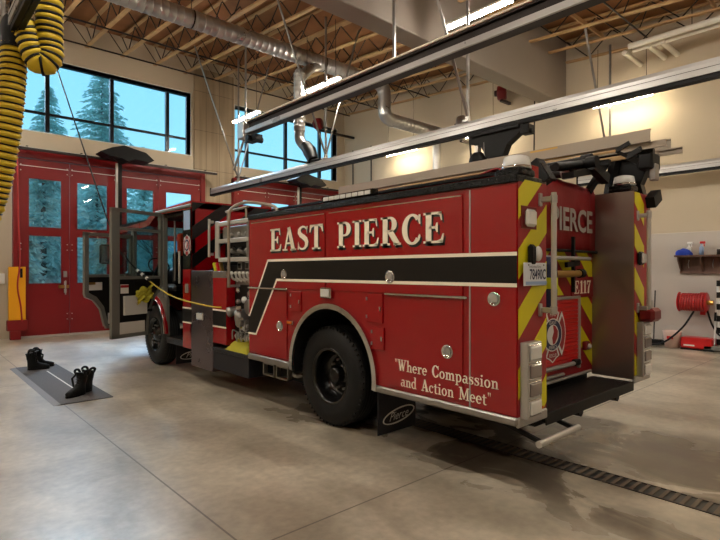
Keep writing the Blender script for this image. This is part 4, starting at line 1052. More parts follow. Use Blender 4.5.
# vinyl hose bed cover with lettering
m = MB(); n = 14
prof = [(YI - .03, 1.865), (YI - .035, 2.2), (YI - .03, 2.46), (YI - .01, 2.53), (YI + .06, 2.55), (YI + .3, 2.5), (5.4, 2.38), (5.8, 2.34)]
vs2 = []; fs2 = []
for i in range(n + 1):
    x = 3.84 + (5.59 - 3.84) * i / n; q = math.sin(PI * i / n)
    for (yy, zz) in prof: vs2.append((x, yy - .01 * math.sin(i * 1.9), zz + (.03 * q if zz > 2.3 else 0)))
k = len(prof)
for i in range(n):
    for j in range(k - 1): fs2.append((i * k + j, i * k + j + 1, (i + 1) * k + j + 1, (i + 1) * k + j))
m.add(vs2, [tuple(reversed(f)) for f in fs2], 'red_matte', True); cov = m.build('hose_bed_cover', truck)
so = cov.modifiers.new('thick', 'SOLIDIFY'); so.thickness = .012
m = MB(); put_font(m, 'PIERCE', (4.62, YI - .052, 2.055), (1, 0, 0), (0, 0, 1), (0, -1, 0), .87, .235, .004, 'silver_letter', bold=.025)
m.build('cover_lettering', truck); m = MB(); put_font(m, 'EAST', (3.90, YI - .052, 2.055), (1, 0, 0), (0, 0, 1), (0, -1, 0), .6, .235, .004, 'silver_letter', bold=.035); m.build('cover_lettering', truck)
MB().cyl((3.83, YI - .05, 1.86), (5.6, YI - .05, 1.86), .014, 'black', 8).build('cover_hem_bar', truck)
# roller door
m = MB(); z = .78; prof = []
vs3 = []; fs3 = []; zz = .74; rows = []
while zz < 1.375: rows += [(zz, 0), (zz + .004, .009), (zz + .034, .009), (zz + .038, 0)]; zz += .04
for (z_, o_) in rows: vs3 += [(4.19, YI - .006 - o_, z_), (5.24, YI - .006 - o_, z_)]
for i in range(len(rows) - 1): fs3.append((2 * i, 2 * i + 1, 2 * i + 3, 2 * i + 2))
m.add(vs3, fs3, 'red_slat'); rd = m.build('roller_door', truck)
MB().box(4.15, 5.28, YI - .03, YI, 1.375, 1.405, 'steel', .006).box(4.15, 4.19, YI - .03, YI, .66, 1.4, 'steel', .005).box(5.24, 5.28, YI - .03, YI, .66, 1.4, 'steel', .005).build('door_frame', rd)
MB().cyl((4.2, YI - .035, .725), (5.24, YI - .035, .725), .022, 'steel', 12).box(5.1, 5.22, YI - .06, YI - .01, .70, .76, 'black', .01).build('lift_bar', rd)
# fire department cross on the roller door
def cross(o, u, v, n, R, par, sx=1.0, full=True):
    def q(pl, s=1.0): return [(a * R * sx * s, b * R * s) for a, b in pl]
    lob = {'t': [(-.3, .45), (-.44, .76), (-.22, .85), (0, 1.0), (.22, .85), (.44, .76), (.3, .45)]}
    lob['b'] = [(a, -b_) for a, b_ in reversed(lob['t'])]
    lob['r'] = [(.36, .5), (.58, .82), (.72, .55), (.80, .28), (.84, 0), (.80, -.28), (.72, -.55), (.58, -.82), (.36, -.5)]
    lob['l'] = [(-a, b_) for a, b_ in reversed(lob['r'])]
    m = MB()
    for key, pl in lob.items():
        m.prism(q(pl), o, u, v, n, .002, 'shadow')
        cx = sum(a for a, _ in pl) / len(pl); cy = sum(b_ for _, b_ in pl) / len(pl)
        for s, th, mt in ((.97, .003, 'white'), (.76, .004, 'red_refl')):
            m.prism(q([(cx + (a - cx) * s, cy + (b_ - cy) * s) for a, b_ in pl]), o, u, v, n, th, mt)
    circ = lambda r: [(r * math.cos(2 * PI * i / 28), r * math.sin(2 * PI * i / 28)) for i in range(28)]
    for r, th, mt in ((.58, .005, 'white'), (.54, .006, 'ink'), (.36, .007, 'white')): m.prism(q(circ(r)), o, u, v, n, th, mt)
    m.prism(q([(.0, -.34), (.12, -.3), (.28, -.1), (.3, .12), (.14, .3), (0, .34), (.05, .1), (-.05, -.1)]), o, u, v, n, .008, 'red_refl')
    e = m.build('cross_emblem', par)
    if full:
        t2 = MB(); O = Vector(o); u_, v2 = Vector(u), Vector(v)
        for s_, w_, h_, cy, mt, th in (('FIRE', .36, .13, .72, 'white', .006), ('EAST', .44, .12, .43, 'white', .0085), ('PIERCE', .5, .12, -.43, 'white', .0085), ('RESCUE', .44, .12, -.72, 'white', .006)):
            put_font(t2, s_, O + u_ * (-w_ / 2 * R * sx) + v2 * ((cy - h_ / 2) * R), u, v, n, w_ * R * sx, h_ * R, th, mt)
        t2.build('emblem_lettering', e)
cross((4.70, YI - .016, 1.045), (1, 0, 0), (0, 0, 1), (0, -1, 0), .275, rd, 1.15)
# unit number plate
pl_ = MB().box(5.11, 5.60, YI - .014, YI, 1.385, 1.60, 'red_matte', .003).build('unit_number_plate', truck)
m = MB(); put_word(m, 'E117', (5.16, YI - .014, 1.425), (1, 0, 0), (0, 0, 1), (0, -1, 0), .38, .135, .003, M['cream'], .06); m.build('unit_number_lettering', pl_)
# grab bar, tools
m = MB(); m.cyl((4.2, YI - .09, 1.785), (5.34, YI - .09, 1.785), .02, 'steel', 12)
for x in (4.25, 5.3): m.cyl((x, YI, 1.785), (x, YI - .09, 1.785), .014, 'steel', 8)
m.build('grab_bar', truck)
m = MB(); m.cyl((4.62, YI - .08, 1.63), (5.12, YI - .08, 1.635), .035, 'brass', 12).cyl((5.12, YI - .08, 1.635), (5.2, YI - .08, 1.637), .045, 'black', 12).bar((5.0, YI - .08, 1.45), (5.0, YI - .08, 2.0), .03, .03, 'black').bar((4.85, YI - .08, 1.72), (5.12, YI - .08, 1.74), .03, .05, 'black'); m.build('mounted_nozzle', truck)
m = MB(); m.cyl((4.43, YI - .12, 1.28), (4.43, YI - .12, 1.72), .075, 'ink', 16).rev([(0, .075), (.05, .06), (.07, .02)], (4.43, YI - .12, 1.72), (0, 0, 1), 'ink', 16).cyl((4.43, YI - .12, 1.5), (4.43, YI - .12, 1.6), .08, 'hivis', 16); m.build('mounted_extinguisher', truck)
MB().box(4.18, 4.9, YI - .05, YI - .005, .63, .66, 'steel', .01).cyl((4.2, YI - .03, .6), (5.5, YI - .03, .6), .018, 'steel', 8).build('lower_trim', truck)
l = MB().box(5.36, 5.45, YI - .05, YI, .83, .92, 'red_dark', .01).build('step_light', truck); MB().sphere((5.42, YI - .05, .87), .03, 'lens_clear', 12, 8).build('lens', l)
# tail board
m = MB(); m.box(3.81, 5.60, YR + .01, YI, .455, .53, 'tread_black', .01); tb = m.build('tail_board', truck)
MB().box(3.81, 5.60, YR, YR + .012, .44, .535, 'black', .004).build('board_edge', tb)
m = MB()
for x in (4.5, 5.3): m.prism([(0, .455), (.1, .455), (.08, .38), (.05, .36), (.01, .38)], (x, YR + .06, 0), (1, 0, 0), (0, 0, 1), (0, 1, 0), .3, 'black')
m.box(3.9, 5.5, YR + .15, YI + .6, .38, .455, 'dark'); m.build('under_bracket', truck)
m = MB(); m.cyl((3.52, 1.93, .38), (4.16, 1.93, .38), .026, 'alu', 14)
for x in (3.58, 4.1): m.bar((x, 1.93, .38), (x, 2.3, .47), .03, .03, 'dark')
m.build('tow_step', truck)
MB().box(X0 + .005, 3.81, YR - .012, YR + .02, .505, .585, 'steel', .01).build('corner_trim', truck); MB().box(5.6, 6.03, YR - .012, YR + .02, .51, .585, 'steel', .01).build('corner_trim', truck)
MB().box(3.5, 3.75, YR - .008, YR, .592, .612, 'amber').build('reflector_strip', truck)
# tail light towers
def tower(xa, xb):
    h = MB().box(xa, xb, YR - .07, YR - .003, .575, 1.135, 'steel', .006).build('tail_light_tower', truck)
    for i, mt in enumerate(('lens_clear', 'lens_red', 'lens_red', 'lens_clear')):
        z1 = 1.12 - i * .135; MB().box(xa + .012, xb - .012, YR - .075, YR - .066, z1 - .125, z1, 'chrome', .01).build('bezel', h)
        MB().box(xa + .024, xb - .024, YR - .088, YR - .07, z1 - .113, z1 - .012, mt, .014).build('lens', h)
tower(3.41, 3.61); tower(5.66, 5.87)
# upper warning light and small lights on the left column
l = MB().box(3.42, 3.64, YR - .012, YR - .003, 1.975, 2.145, 'red_dark', .004).build('warning_light', truck); MB().box(3.45, 3.59, YR - .05, YR - .01, 1.99, 2.12, 'lens_clear', .02).build('lens', l)
l = MB().box(3.50, 3.58, YR - .05, YR - .003, 1.70, 1.86, 'black', .02).build('camera_light', truck); MB().sphere((3.60, YR - .045, 1.79), .045, 'lens_clear', 14, 8, (.8, .7, 1.3)).build('lens', l)
l = MB().box(5.66, 5.78, YR - .05, YR - .003, 1.72, 1.86, 'black', .02).build('warning_light', truck); MB().box(5.67, 5.76, YR - .07, YR - .045, 1.74, 1.84, 'lens_clear', .01).build('lens', l)
# licence plate
lp = MB().box(3.405, 3.735, YR - .04, YR - .034, 1.55, 1.722, 'plate', .004).build('license_plate', truck)
MB().box(3.55, 3.65, YR - .036, YR - .003, 1.6, 1.68, 'black').build('plate_bracket', lp)
m = MB(); yp = YR - .040; fr_ = ((1, 0, 0), (0, 0, 1), (0, -1, 0))
put_font(m, 'WASHINGTON', (3.475, yp, 1.683), *fr_, .17, .016, .001, 'ink'); put_font(m, '78490C', (3.485, yp, 1.595), *fr_, .235, .08, .0015, 'ink', bold=.02)
m.box(3.43, 3.74, yp - .001, yp, 1.558, 1.582, 'plate_blue')
for x in (3.47, 3.69): m.cyl((x, yp - .003, 1.705), (x, yp, 1.705), .006, 'dark_steel', 8)
m.build('plate_lettering', lp)
# vertical hand rails
def vrail(x, z0, z1, y=YR - .10):
    m = MB(); m.cyl((x, y, z0), (x, y, z1), .021, 'alu', 14)
    for z in (z0 + .03, z1 - .05): m.box(x - .045, x - .005, y + .0, YR, z - .02, z + .02, 'steel', .006); m.cyl((x, y, z - .03), (x, y, z + .03), .026, 'steel', 14); m.box(x - .06, x - .02, YR - .02, YR, z - .05, z + .05, 'steel', .004)
    m.build('hand_rail', truck)
vrail(3.735, 1.33, 2.26); vrail(5.72, 1.25, 2.28)
MB().box(5.68, 5.92, YR - .16, YR, 1.14, 1.28, 'red_dark', .03).cyl((5.8, YR - .08, 1.28), (5.8, YR - .08, 1.36), .03, 'steel', 12).build('rail_base_housing', truck)
# beacons
def beacon(x, y, z, big=1.0):
    h = MB().box(x - .12 * big, x + .1 * big, y - .11, y + .13, z, z + .075, 'tread_black', .02).build('beacon', truck)
    MB().rev([(0, .105), (.02, .11), (.09, .1), (.105, .07), (.108, .001)], (x, y, z + .075), (0, 0, 1), 'lens_clear', 24).build('dome', h)
    MB().rev([(.004, .112), (.014, .118), (.024, .112)], (x, y, z + .07), (0, 0, 1), 'chrome', 24).cyl((x, y, z + .08), (x, y, z + .15), .03, 'chrome', 12).build('ring', h)
beacon(3.60, 2.16, 2.375); beacon(5.82, 2.2, 2.50)

# ---- top of the body
m = MB(); m.box(X0 - .012, X0 + .36, YR - .004, 5.87, 2.315, 2.375, 'tread_black', .006); m.build('catwalk', truck); m = MB(); m.box(X1 - .36, X1 + .012, YR + .4, 5.87, 2.315, 2.375, 'tread_black', .006); m.build('catwalk', truck)
m = MB(); m.box(X0 + .36, X0 + .40, YI - .1, 5.85, 2.32, 2.47, 'red', .004).box(X0 + .33, X0 + .42, YI - .1, 5.85, 2.46, 2.485, 'tread_black', .004); m.build('hose_bed_wall', truck); m = MB(); m.box(X1 - .40, X1 - .36, YI, 5.85, 2.32, 2.5, 'red', .004); m.build('hose_bed_wall', truck)
MB().box(X0 + .3, X0 + .55, YI - .3, YI - .1, 2.36, 2.52, 'red', .008).build('hose_bed_wall', truck)
l = MB().box(X0 + .06, X0 + .15, 3.62, 4.42, 2.395, 2.465, 'black_gloss', .012).build('scene_light_bar', truck)
m = MB()
for i in range(8): m.box(X0 + .055, X0 + .066, 3.65 + i * .0935, 3.735 + i * .0935, 2.41, 2.452, 'lens_clear', .004)
m.build('lens', l); MB().box(X0 + .08, X0 + .12, 3.7, 3.74, 2.37, 2.42, 'black').box(X0 + .08, X0 + .12, 4.15, 4.19, 2.37, 2.42, 'black').build('bracket', l)
l = MB().obox((4.36, 2.36, 2.56), ((1, 0, 0), (0, .6, 1), (0, 1, -.6)), (.07, .11, .05), 'black').build('work_light', truck); MB().obox((4.36, 2.30, 2.55), ((1, 0, 0), (0, .6, 1), (0, 1, -.6)), (.06, .09, .012), 'black_gloss').build('lens', l); MB().cyl((4.36, 2.4, 2.3), (4.36, 2.4, 2.5), .015, 'black', 8).build('bracket', l)
# ladders on the right
def ladder(xa, xb, y0, y1, z, h, nm='ground_ladder'):
    r = MB()
    for x, s in ((xa, 1), (xb, -1)):
        P2 = [(0, 0), (.032, 0), (.032, .012), (.008, .012), (.008, h - .012), (.032, h - .012), (.032, h), (0, h)]
        r.prism([(a * s, b_) for a, b_ in P2], (x, y0, z), (1, 0, 0), (0, 0, 1), (0, 1, 0), y1 - y0, 'ladder')
    rr = r.build(nm, truck)
    m = MB(); y = y0 + .25
    while y < y1: m.cyl((xa + .004, y, z + h / 2), (xb - .004, y, z + h / 2), .016, 'ladder', 10); y += .35
    m.build('rungs', rr)
    m = MB(); m.box(xa - .001, xa, y0 + 1.0, y0 + 1.35, z + h * .78, z + h * .95, 'brass'); m.build('length_marking', rr)
ladder(5.78, 6.42, 1.93, 6.95, 3.0, .13); ladder(5.84, 6.36, 1.80, 6.6, 2.94, .07, 'roof_ladder'); ladder(5.55, 5.75, 2.6, 5.6, 2.86, .06, 'attic_ladder')
# ladder rack
m = MB()
for y in (2.45, 5.4):
    m.bar((4.75, y, 2.66), (6.35, y, 2.90), .07, .06, 'motor_black'); m.bar((5.86, y - .05, 2.36), (5.98, y - .1, 2.95), .09, .07, 'motor_black')
    m.bar((5.5, y, 2.5), (6.0, y, 2.9), .06, .06, 'motor_black')
m.bar((5.95, 1.95, 2.92), (5.95, 5.4, 2.92), .06, .07, 'motor_black'); m.bar((5.45, 2.2, 2.78), (5.45, 5.4, 2.78), .06, .05, 'motor_black')
m.build('ladder_rack', truck)
m = MB(); m.cyl((5.05, 2.35, 2.72), (5.7, 2.3, 2.84), .022, 'chrome', 12).cyl((4.7, 2.4, 2.66), (5.1, 2.35, 2.73), .04, 'motor_black', 12); m.build('rack_cylinder', truck)
m = MB(); m.prism([(2.0, 2.98), (2.42, 2.98), (2.38, 2.72), (2.2, 2.5), (2.12, 2.36), (2.04, 2.36), (2.1, 2.6), (2.02, 2.8)], (6.0, 0, 0), (0, 1, 0), (0, 0, 1), (1, 0, 0), .12, 'motor_black')
m.box(5.9, 6.15, 1.95, 2.1, 2.74, 2.92, 'motor_black', .02).box(5.95, 6.05, 1.93, 2.0, 2.62, 2.8, 'steel_dull', .01).obox((6.02, 1.98, 2.43), ((1, 0, .5), (0, 1, 0), (-.5, 0, 1)), (.11, .05, .06), 'black'); m.build('rack_arm', truck)
for k, (x, z, r_) in enumerate(((5.15, 2.74, .045), (5.26, 2.80, .04), (5.05, 2.66, .05))):
    m = MB(); m.tube(smooth_path([(x, 2.25 + .1 * k, z), (x, 3.5, z - .02), (x, 5.2, z)], 6), r_, 'motor_black', 12); m.cyl((x, 2.2 + .1 * k, z), (x, 2.3 + .1 * k, z), r_ * 1.4, 'steel_dull' if k == 2 else 'black', 14); m.build('suction_hose', truck)
m = MB()
for x, z in ((5.62, 2.83), (5.66, 2.86), (5.35, 2.86)): m.cyl((x, 2.1, z), (x, 5.6, z), .014, 'joist', 8); m.bar((x, 2.1, z), (x, 1.97, z + .06), .02, .04, 'motor_black'); m.bar((x, 2.1, z), (x + .06, 2.02, z - .06), .015, .03, 'motor_black')
m.build('pike_poles', truck)
MB().obox((5.0, 2.32, 2.62), ((1, 0, .2), (0, 1, 0), (-.2, 0, 1)), (.22, .06, .03), 'motor_black').obox((5.3, 2.25, 2.66), ((1, 0, -.3), (0, 1, 0), (.3, 0, 1)), (.18, .04, .05), 'black').build('rack_linkage', truck)

# ---- wheels
def wheel(xo, y, s, dual, hubout, name):
    """xo: outer face x, s=+1 inward direction along +x"""
    R0 = .535
    w = MB(); tire = [(.02, .30), (.005, .33), (.0, .40), (.012, .47), (.03, .505), (.045, .525), (.06, R0), (.24, R0), (.255, .525), (.27, .505), (.288, .47), (.30, .40), (.295, .33), (.28, .30)]
    prof = [(a * s, r) for a, r in tire]
    w.rev(prof, (xo, y, R0), (1, 0, 0), 'rubber', 56, flip=(s < 0))
    for g_ in (.09, .13, .17, .21): w.rev([((g_ - .006) * s, R0 + .001), ((g_ - .004) * s, R0 + .0015), ((g_ + .004) * s, R0 + .0015), ((g_ + .006) * s, R0 + .001)], (xo, y, R0), (1, 0, 0), 'shadow', 56, flip=(s < 0))
    for i in range(56):
        a = 2 * PI * i / 56; ca, sa = math.cos(a), math.sin(a)
        w.obox((xo + s * .035, y + ca * .515, R0 + sa * .515), ((1, 0, 0), (0, ca, sa), (0, -sa, ca)), (.012, .012, .006), 'rubber')
    o = w.build(name, truck)
    if dual: MB().rev([((a + .34) * s, r) for a, r in tire], (xo, y, R0), (1, 0, 0), 'rubber', 40, flip=(s < 0)).build('inner_tyre', o)
    depth = .2 if dual else .06
    r = MB(); r.rev([(.018 * s, .305), (.008 * s, .295), (.014 * s, .28), (.03 * s, .268), (.08 * s, .262), (depth * s, .25), ((depth + .02) * s, .2), (depth * s, .12), ((depth - .04) * s, .1), ((depth - .04) * s, .001)], (xo, y, R0), (1, 0, 0), 'rim', 48, flip=(s < 0))
    r.build('rim', o)
    h = MB(); ho = hubout
    h.rev([(depth * s, .095), ((depth - ho) * s, .09), ((depth - ho - .015) * s, .07), ((depth - ho - .02) * s, .001)], (xo, y, R0), (1, 0, 0), 'rim', 28, flip=(s < 0)); h.build('hub', o)
    for i in range(10):
        n_ = MB(); a = 2 * PI * i / 10; p = (xo + depth * s, y + .16 * math.cos(a), R0 + .16 * math.sin(a)); n_.cyl(p, (p[0] - .035 * s, p[1], p[2]), .014, 'steel_dull', 6); n_.build('lug_nut', o)
wheel(X0 + .06, 4.31, 1, True, .12, 'rear_wheel'); wheel(X1 - .06, 4.31, -1, True, .12, 'rear_wheel')
wheel(X0 + .05, 9.25, 1, False, .03, 'front_wheel'); wheel(X1 - .05, 9.25, -1, False, .03, 'front_wheel')
# chassis
m = MB(); m.box(4.2, 4.35, 2.6, 11.0, .62, .86, 'dark').box(5.08, 5.23, 2.6, 11.0, .62, .86, 'dark').cyl((3.8, 4.31, .535), (5.6, 4.31, .535), .12, 'dark', 16).cyl((3.7, 9.25, .535), (5.7, 9.25, .535), .07, 'dark', 12).sphere((4.714, 4.31, .535), .26, 'dark', 16, 10)
m.box(3.75, 5.6, 5.15, 7.9, .26, .46, 'dark', .04); m.cyl((4.714, 4.5, .5), (4.714, 8.0, .55), .07, 'dark', 12); m.box(5.3, 6.0, 4.98, 5.8, .32, .62, 'dark'); m.box(3.75, 5.6, 4.95, 5.86, .42, .62, 'dark').box(3.6, 5.8, 6.0, 7.5, .36, .62, 'dark').box(3.9, 5.5, 7.6, 8.5, .34, .5, 'dark').box(3.8, 5.6, 2.5, 3.4, .44, .6, 'dark'); m.build('chassis_and_light_block', truck)  # low dark boxes added to block daylight from beyond
m = MB()
for y0 in (5.06, 5.36):
    for q in ((y0, y0 + .26, .50, .52), (y0, y0 + .26, .36, .38), (y0, y0 + .02, .36, .52), (y0 + .24, y0 + .26, .36, .52)): m.box(X0 + .06, X0 + .12, q[0], q[1], q[2], q[3], 'steel_dull')
m.tube(smooth_path([(X0 + .1, 5.0, .45), (X0 + .12, 4.93, .44), (X0 + .3, 4.88, .48)]), .03, 'steel_dull', 8); m.build('folding_step_frame', truck)
def flap(y, x0, x1, z0, z1):
    f = MB().box(x0, x1, y, y + .012, z0, z1, 'navy', .003).build('mud_flap', truck); m = MB(); cx, cz = (x0 + x1) / 2 + .02, z0 + (z1 - z0) * .34
    ra, rb = (x1 - x0) * .42, .072
    for i in range(36):
        a, b_ = 2 * PI * i / 36, 2 * PI * (i + 1) / 36; t0 = lambda q, k: (math.cos(q) * (ra - k) , math.sin(q) * (rb - k) + math.cos(q) * .03)
        m.prism([t0(a, 0), t0(b_, 0), t0(b_, .014), t0(a, .014)], (cx, y, cz), (1, 0, 0), (0, 0, 1), (0, -1, 0), .003, 'white')
    put_font(m, 'Pierce', (cx - ra * .6, y, cz - .045), (1, 0, .06), (0, 0, 1), (0, -1, 0), ra * 1.2, .08, .003, 'white', .45); m.build('flap_logo', f)
flap(3.49, X0 + .01, 3.92, .1, .55); flap(8.45, X0 + .12, 4.12, .1, .5)
flap(3.49, X1 - .62, X1 - .01, .1, .55)

# ---- pump house
m = MB(); m.box(X0 + .55, X1 - .05, 5.87, 7.55, .62, 2.28, 'dark'); m.box(X0 + .14, X0 + .55, 5.875, 6.86, .58, 1.80, 'black'); m.box(X0 + .16, X0 + .5, 6.86, 7.55, .3, 1.66, 'dark'); m.build('pump_housing', truck)
m = MB(); m.box(X0 + .3, X1 - .3, 5.87, 7.5, 2.28, 2.36, 'red', .01); m.build('pump_roof', truck)
MB().box(X0 + .0, X0 + .5, 5.88, 7.6, .52, .575, 'tread_grey', .006).build('running_board', truck)
MB().box(X0 + .01, X0 + .45, 5.885, 6.90, .27, .52, 'navy', .006).build('step_box', truck)
sp = MB().box(X0 - .002, X0 + .16, 6.87, 7.585, .22, 1.665, 'dark_panel', .006).build('stainless_side_panel', truck)
l = MB().box(X0 - .02, X0, 7.15, 7.38, .93, 1.05, 'chrome', .012).build('step_light', truck); MB().box(X0 - .026, X0 - .018, 7.17, 7.36, .945, 1.035, 'lens_clear', .004).build('lens', l)
rp = MB().box(X0 + .0, X0 + .14, 6.47, 6.865, .64, 1.565, 'red', .006).build('pump_side_cover', truck)
MB().box(X0 - .002, X0 + .1, 6.47, 6.865, 1.565, 1.66, 'steel_dull', .006).build('cover_cap', rp)
m = MB(); m.box(X0 - .003, X0, 6.47, 6.865, .89, 1.1, 'black_refl').box(X0 - .004, X0, 6.47, 6.865, 1.1, 1.122, 'white_line').box(X0 - .004, X0, 6.47, 6.865, .868, .89, 'white_line'); m.build('cover_stripe', rp)
# crosslay frame
m = MB()
for z in (2.315, 2.075, 1.815): m.box(X0 - .002, X0 + .05, 5.875, 6.70, z - .03, z + .03, 'alu', .008)
m.box(X0 - .002, X0 + .03, 6.70, 6.80, 1.84, 2.36, 'alu', .006); m.box(X0, X0 + .05, 5.875, 5.93, 1.8, 2.34, 'steel_dull', .006); m.build('crosslay_frame', truck)
m = MB(); m.box(X0 + .06, X0 + .55, 5.88, 6.7, 2.1, 2.28, 'grey_trim', .02).box(X0 + .2, X0 + .55, 5.88, 6.7, 1.85, 2.05, 'shadow'); m.build('crosslay_tray', truck)
for z, mt in ((2.12, 'hivis'), (1.9, 'grey_trim')):
    m = MB()
    for k in range(3): m.tube(smooth_path([(X0 + .14, 5.95 + .2 * k, z), (X0 + .05, 6.0 + .2 * k, z + .03), (X0 + .12, 6.08 + .2 * k, z + .06)], 4), .03, 'grey_trim', 8)
    m.build('folded_crosslay_hose', truck)
MB().cyl((X0 - .04, 6.9, 1.86), (X0 - .04, 6.9, 2.40), .018, 'alu', 10).box(X0 - .04, X0 + .02, 6.88, 6.92, 1.88, 1.92, 'steel').box(X0 - .04, X0 + .02, 6.88, 6.92, 2.34, 2.38, 'steel').build('hand_rail', truck)
m = MB(); m.tube(smooth_path([(X0 - .06, 6.28, 1.44), (X0 - .06, 6.28, 1.9), (X0 - .06, 6.28, 2.38), (X0 - .03, 6.25, 2.5), (X0 + .04, 6.1, 2.56), (X0 + .1, 5.9, 2.55), (X0 + .14, 5.5, 2.47), (X0 + .15, 5.42, 2.38)], 6), .02, 'ladder', 10)
m.bar((X0 - .06, 6.28, 1.46), (X0 + .1, 6.28, 1.46), .03, .03, 'steel'); m.build('hand_rail', truck)
m = MB(); m.cyl((X0 + .04, 6.55, 2.48), (X0 + .04, 5.95, 2.50), .018, 'ladder', 8); [m.cyl((X0 + .04, y, 2.34), (X0 + .04, y, 2.5), .014, 'ladder', 8) for y in (6.5, 6.0)]; m.build('roof_grab_bar', truck)
# pump panel controls
XP = X0 + .14
gp = MB().box(XP - .012, XP, 5.90, 6.44, 1.66, 1.80, 'motor_black', .004).build('gauge_panel', truck)
m = MB()
for y in (6.32, 6.12): m.box(XP - .02, XP - .01, y - .055, y + .055, 1.68, 1.78, 'grey_trim', .01); m.box(XP - .022, XP - .018, y - .04, y + .04, 1.695, 1.765, 'black_gloss')
m.build('display', gp)
m = MB(); m.box(XP - .012, XP, 5.9, 6.44, 1.47, 1.66, 'steel_dull', .004)
hb = m.build('lever_panel', truck)
for i in range(5):
    y = 6.38 - i * .105; m = MB(); m.tube([(XP - .01, y, 1.52), (XP - .09, y, 1.56), (XP - .11, y - .01, 1.62)], .016, 'white', 8); m.sphere((XP - .11, y - .01, 1.63), .024, 'white', 10, 6); m.build('discharge_lever', hb)
for y, z, r_, mt in ((6.37, 1.4, .045, 'chrome'), (6.05, 1.35, .05, 'chrome'), (5.97, 1.33, .04, 'steel'), (6.36, 1.24, .035, 'steel_dull'), (6.2, 1.27, .045, 'white'), (5.98, 1.25, .04, 'white')):
    m = MB(); m.rev([(0, r_), (.03, r_), (.04, r_ * .7), (.045, .001)], (XP, y, z), NL, mt, 18); m.build('valve_cap', truck)
m = MB(); m.rev([(0, .12), (.05, .12), (.06, .1), (.07, .001)], (XP - .01, 5.98, 1.19), NL, 'black', 28).rev([(.055, .105), (.075, .1), (.078, .001)], (XP - .01, 5.98, 1.19), NL, 'steel_dull', 28); m.build('pressure_gauge', truck)
m = MB(); c_ = Vector((XP - .02, 6.2, 1.03)); ax = Vector((-1, .5, -.15)).normalized()
m.rev([(-.1, .12), (.02, .12), (.03, .135), (.07, .135), (.08, .12), (.1, .115), (.12, .08), (.125, .001)], c_, ax, 'steel_dull', 32)
for i in range(8):
    a = 2 * PI * i / 8; u_ = ax.orthogonal().normalized(); w_ = ax.cross(u_); p = c_ + ax * .05 + (u_ * math.cos(a) + w_ * math.sin(a)) * .14; m.obox(p, (ax, u_ * math.cos(a) + w_ * math.sin(a), ax.cross(u_ * math.cos(a) + w_ * math.sin(a))), (.03, .025, .015), 'chrome')
m.build('intake_cap', truck)
m = MB(); m.rev([(0, .055), (.08, .06), (.1, .07), (.14, .07), (.155, .04), (.155, .001)], (XP, 6.40, 1.13), (-1, .3, -.3), 'steel_dull', 20); m.build('discharge_cap', truck)
for i, (y, z) in enumerate(((6.3, .8), (6.18, .78), (6.06, .79), (5.96, .8), (6.1, .92), (5.96, .95))):
    m = MB(); m.rev([(0, .04), (.07, .042), (.09, .035), (.1, .001)], (XP, y, z), (-1, 0, -.4), 'chrome' if i % 2 else 'steel', 14); m.tube(smooth_path([(XP - .06, y, z + .03), (XP - .12, y + .02, z + .06), (XP - .13, y + .01, z - .06)], 4), .009, 'steel_dull', 6); m.build('drain_valve', truck)
for y, mt in ((6.66, 'brass'), (6.76, 'red_plastic'), (6.85, 'hivis')):
    MB().obox((X0 + .03, y, 1.71), ((0, .5, 1), (1, 0, 0), (0, 1, -.5)), (.07, .02, .02), mt).build('pump_lever', truck)
for k in range(4):
    m = MB(); m.tube(smooth_path([(XP, 6.5 + .07 * k, 2.0 - .1 * k), (X0 + .03, 6.45, 1.9 - .05 * k), (XP, 6.4, 1.75)], 5), .014, 'black', 6); m.build('pressure_line', truck)

# ---- cab
YC, YW = 7.57, 11.15
m = MB()
m.box(X0, X1, YC, YC + .05, .62, 2.72, 'red', .004)                           # rear wall
m.box(X0 + .5, X1, YC + .01, YC + .04, .3, 1.6, 'red')
m.box(X0, X0 + .06, YC, 7.90, .46, 1.69, 'red', .004); m.box(X0, X0 + .06, YC, 7.90, 1.69, 2.66, 'black_gloss', .004)
m.box(X0 + .01, X0 + .09, 8.72, 8.88, 1.2, 2.62, 'grey_frame', .01); m.box(X0 + .01, X0 + .08, 10.2, 10.34, 1.1, 2.5, 'grey_frame', .01)
m.prism([(8.6, .5)] + arcpts(9.25, .56, .66, 176, 4, 18) + [(10.2, .5), (10.2, 1.28), (8.72, 1.28), (8.6, 1.2)], (X0 + .02, 0, 0), (0, 1, 0), (0, 0, 1), (1, 0, 0), .05, 'grey_frame')
m.box(X0, X0 + .06, 10.34, YW, .5, 1.45, 'red', .01)
m.box(X1 - .06, X1, YC, YW, 1.2, 1.6, 'red'); m.box(X1 - .06, X1, YC, 8.6, .5, 1.25, 'red'); m.box(X1 - .06, X1, 9.95, YW, .5, 1.25, 'red')
for y in (YC, 8.72, 10.2, 11.05): m.box(X1 - .06, X1, y, y + .12, 1.6, 2.5, 'red')
m.box(X0, X1, YW - .05, YW, .5, 1.5, 'red', .02); m.box(X0, X0 + .08, YW - .08, YW, 1.5, 2.5, 'red'); m.box(X1 - .08, X1, YW - .08, YW, 1.5, 2.5, 'red')
m.build('cab_shell', truck)
m = MB(); m.prism([(YC, 2.62), (9.0, 2.62), (9.35, 2.46), (YW, 2.42), (YW + .02, 2.5), (9.5, 2.56), (9.1, 2.70), (YC, 2.74)], (X0 - .012, 0, 0), (0, 1, 0), (0, 0, 1), (1, 0, 0), X1 - X0 + .024, 'red'); m.build('cab_roof', truck)
MB().box(X0 - .03, X0 + .02, YC, 9.0, 2.64, 2.69, 'grey_frame', .008).build('roof_gutter', truck)
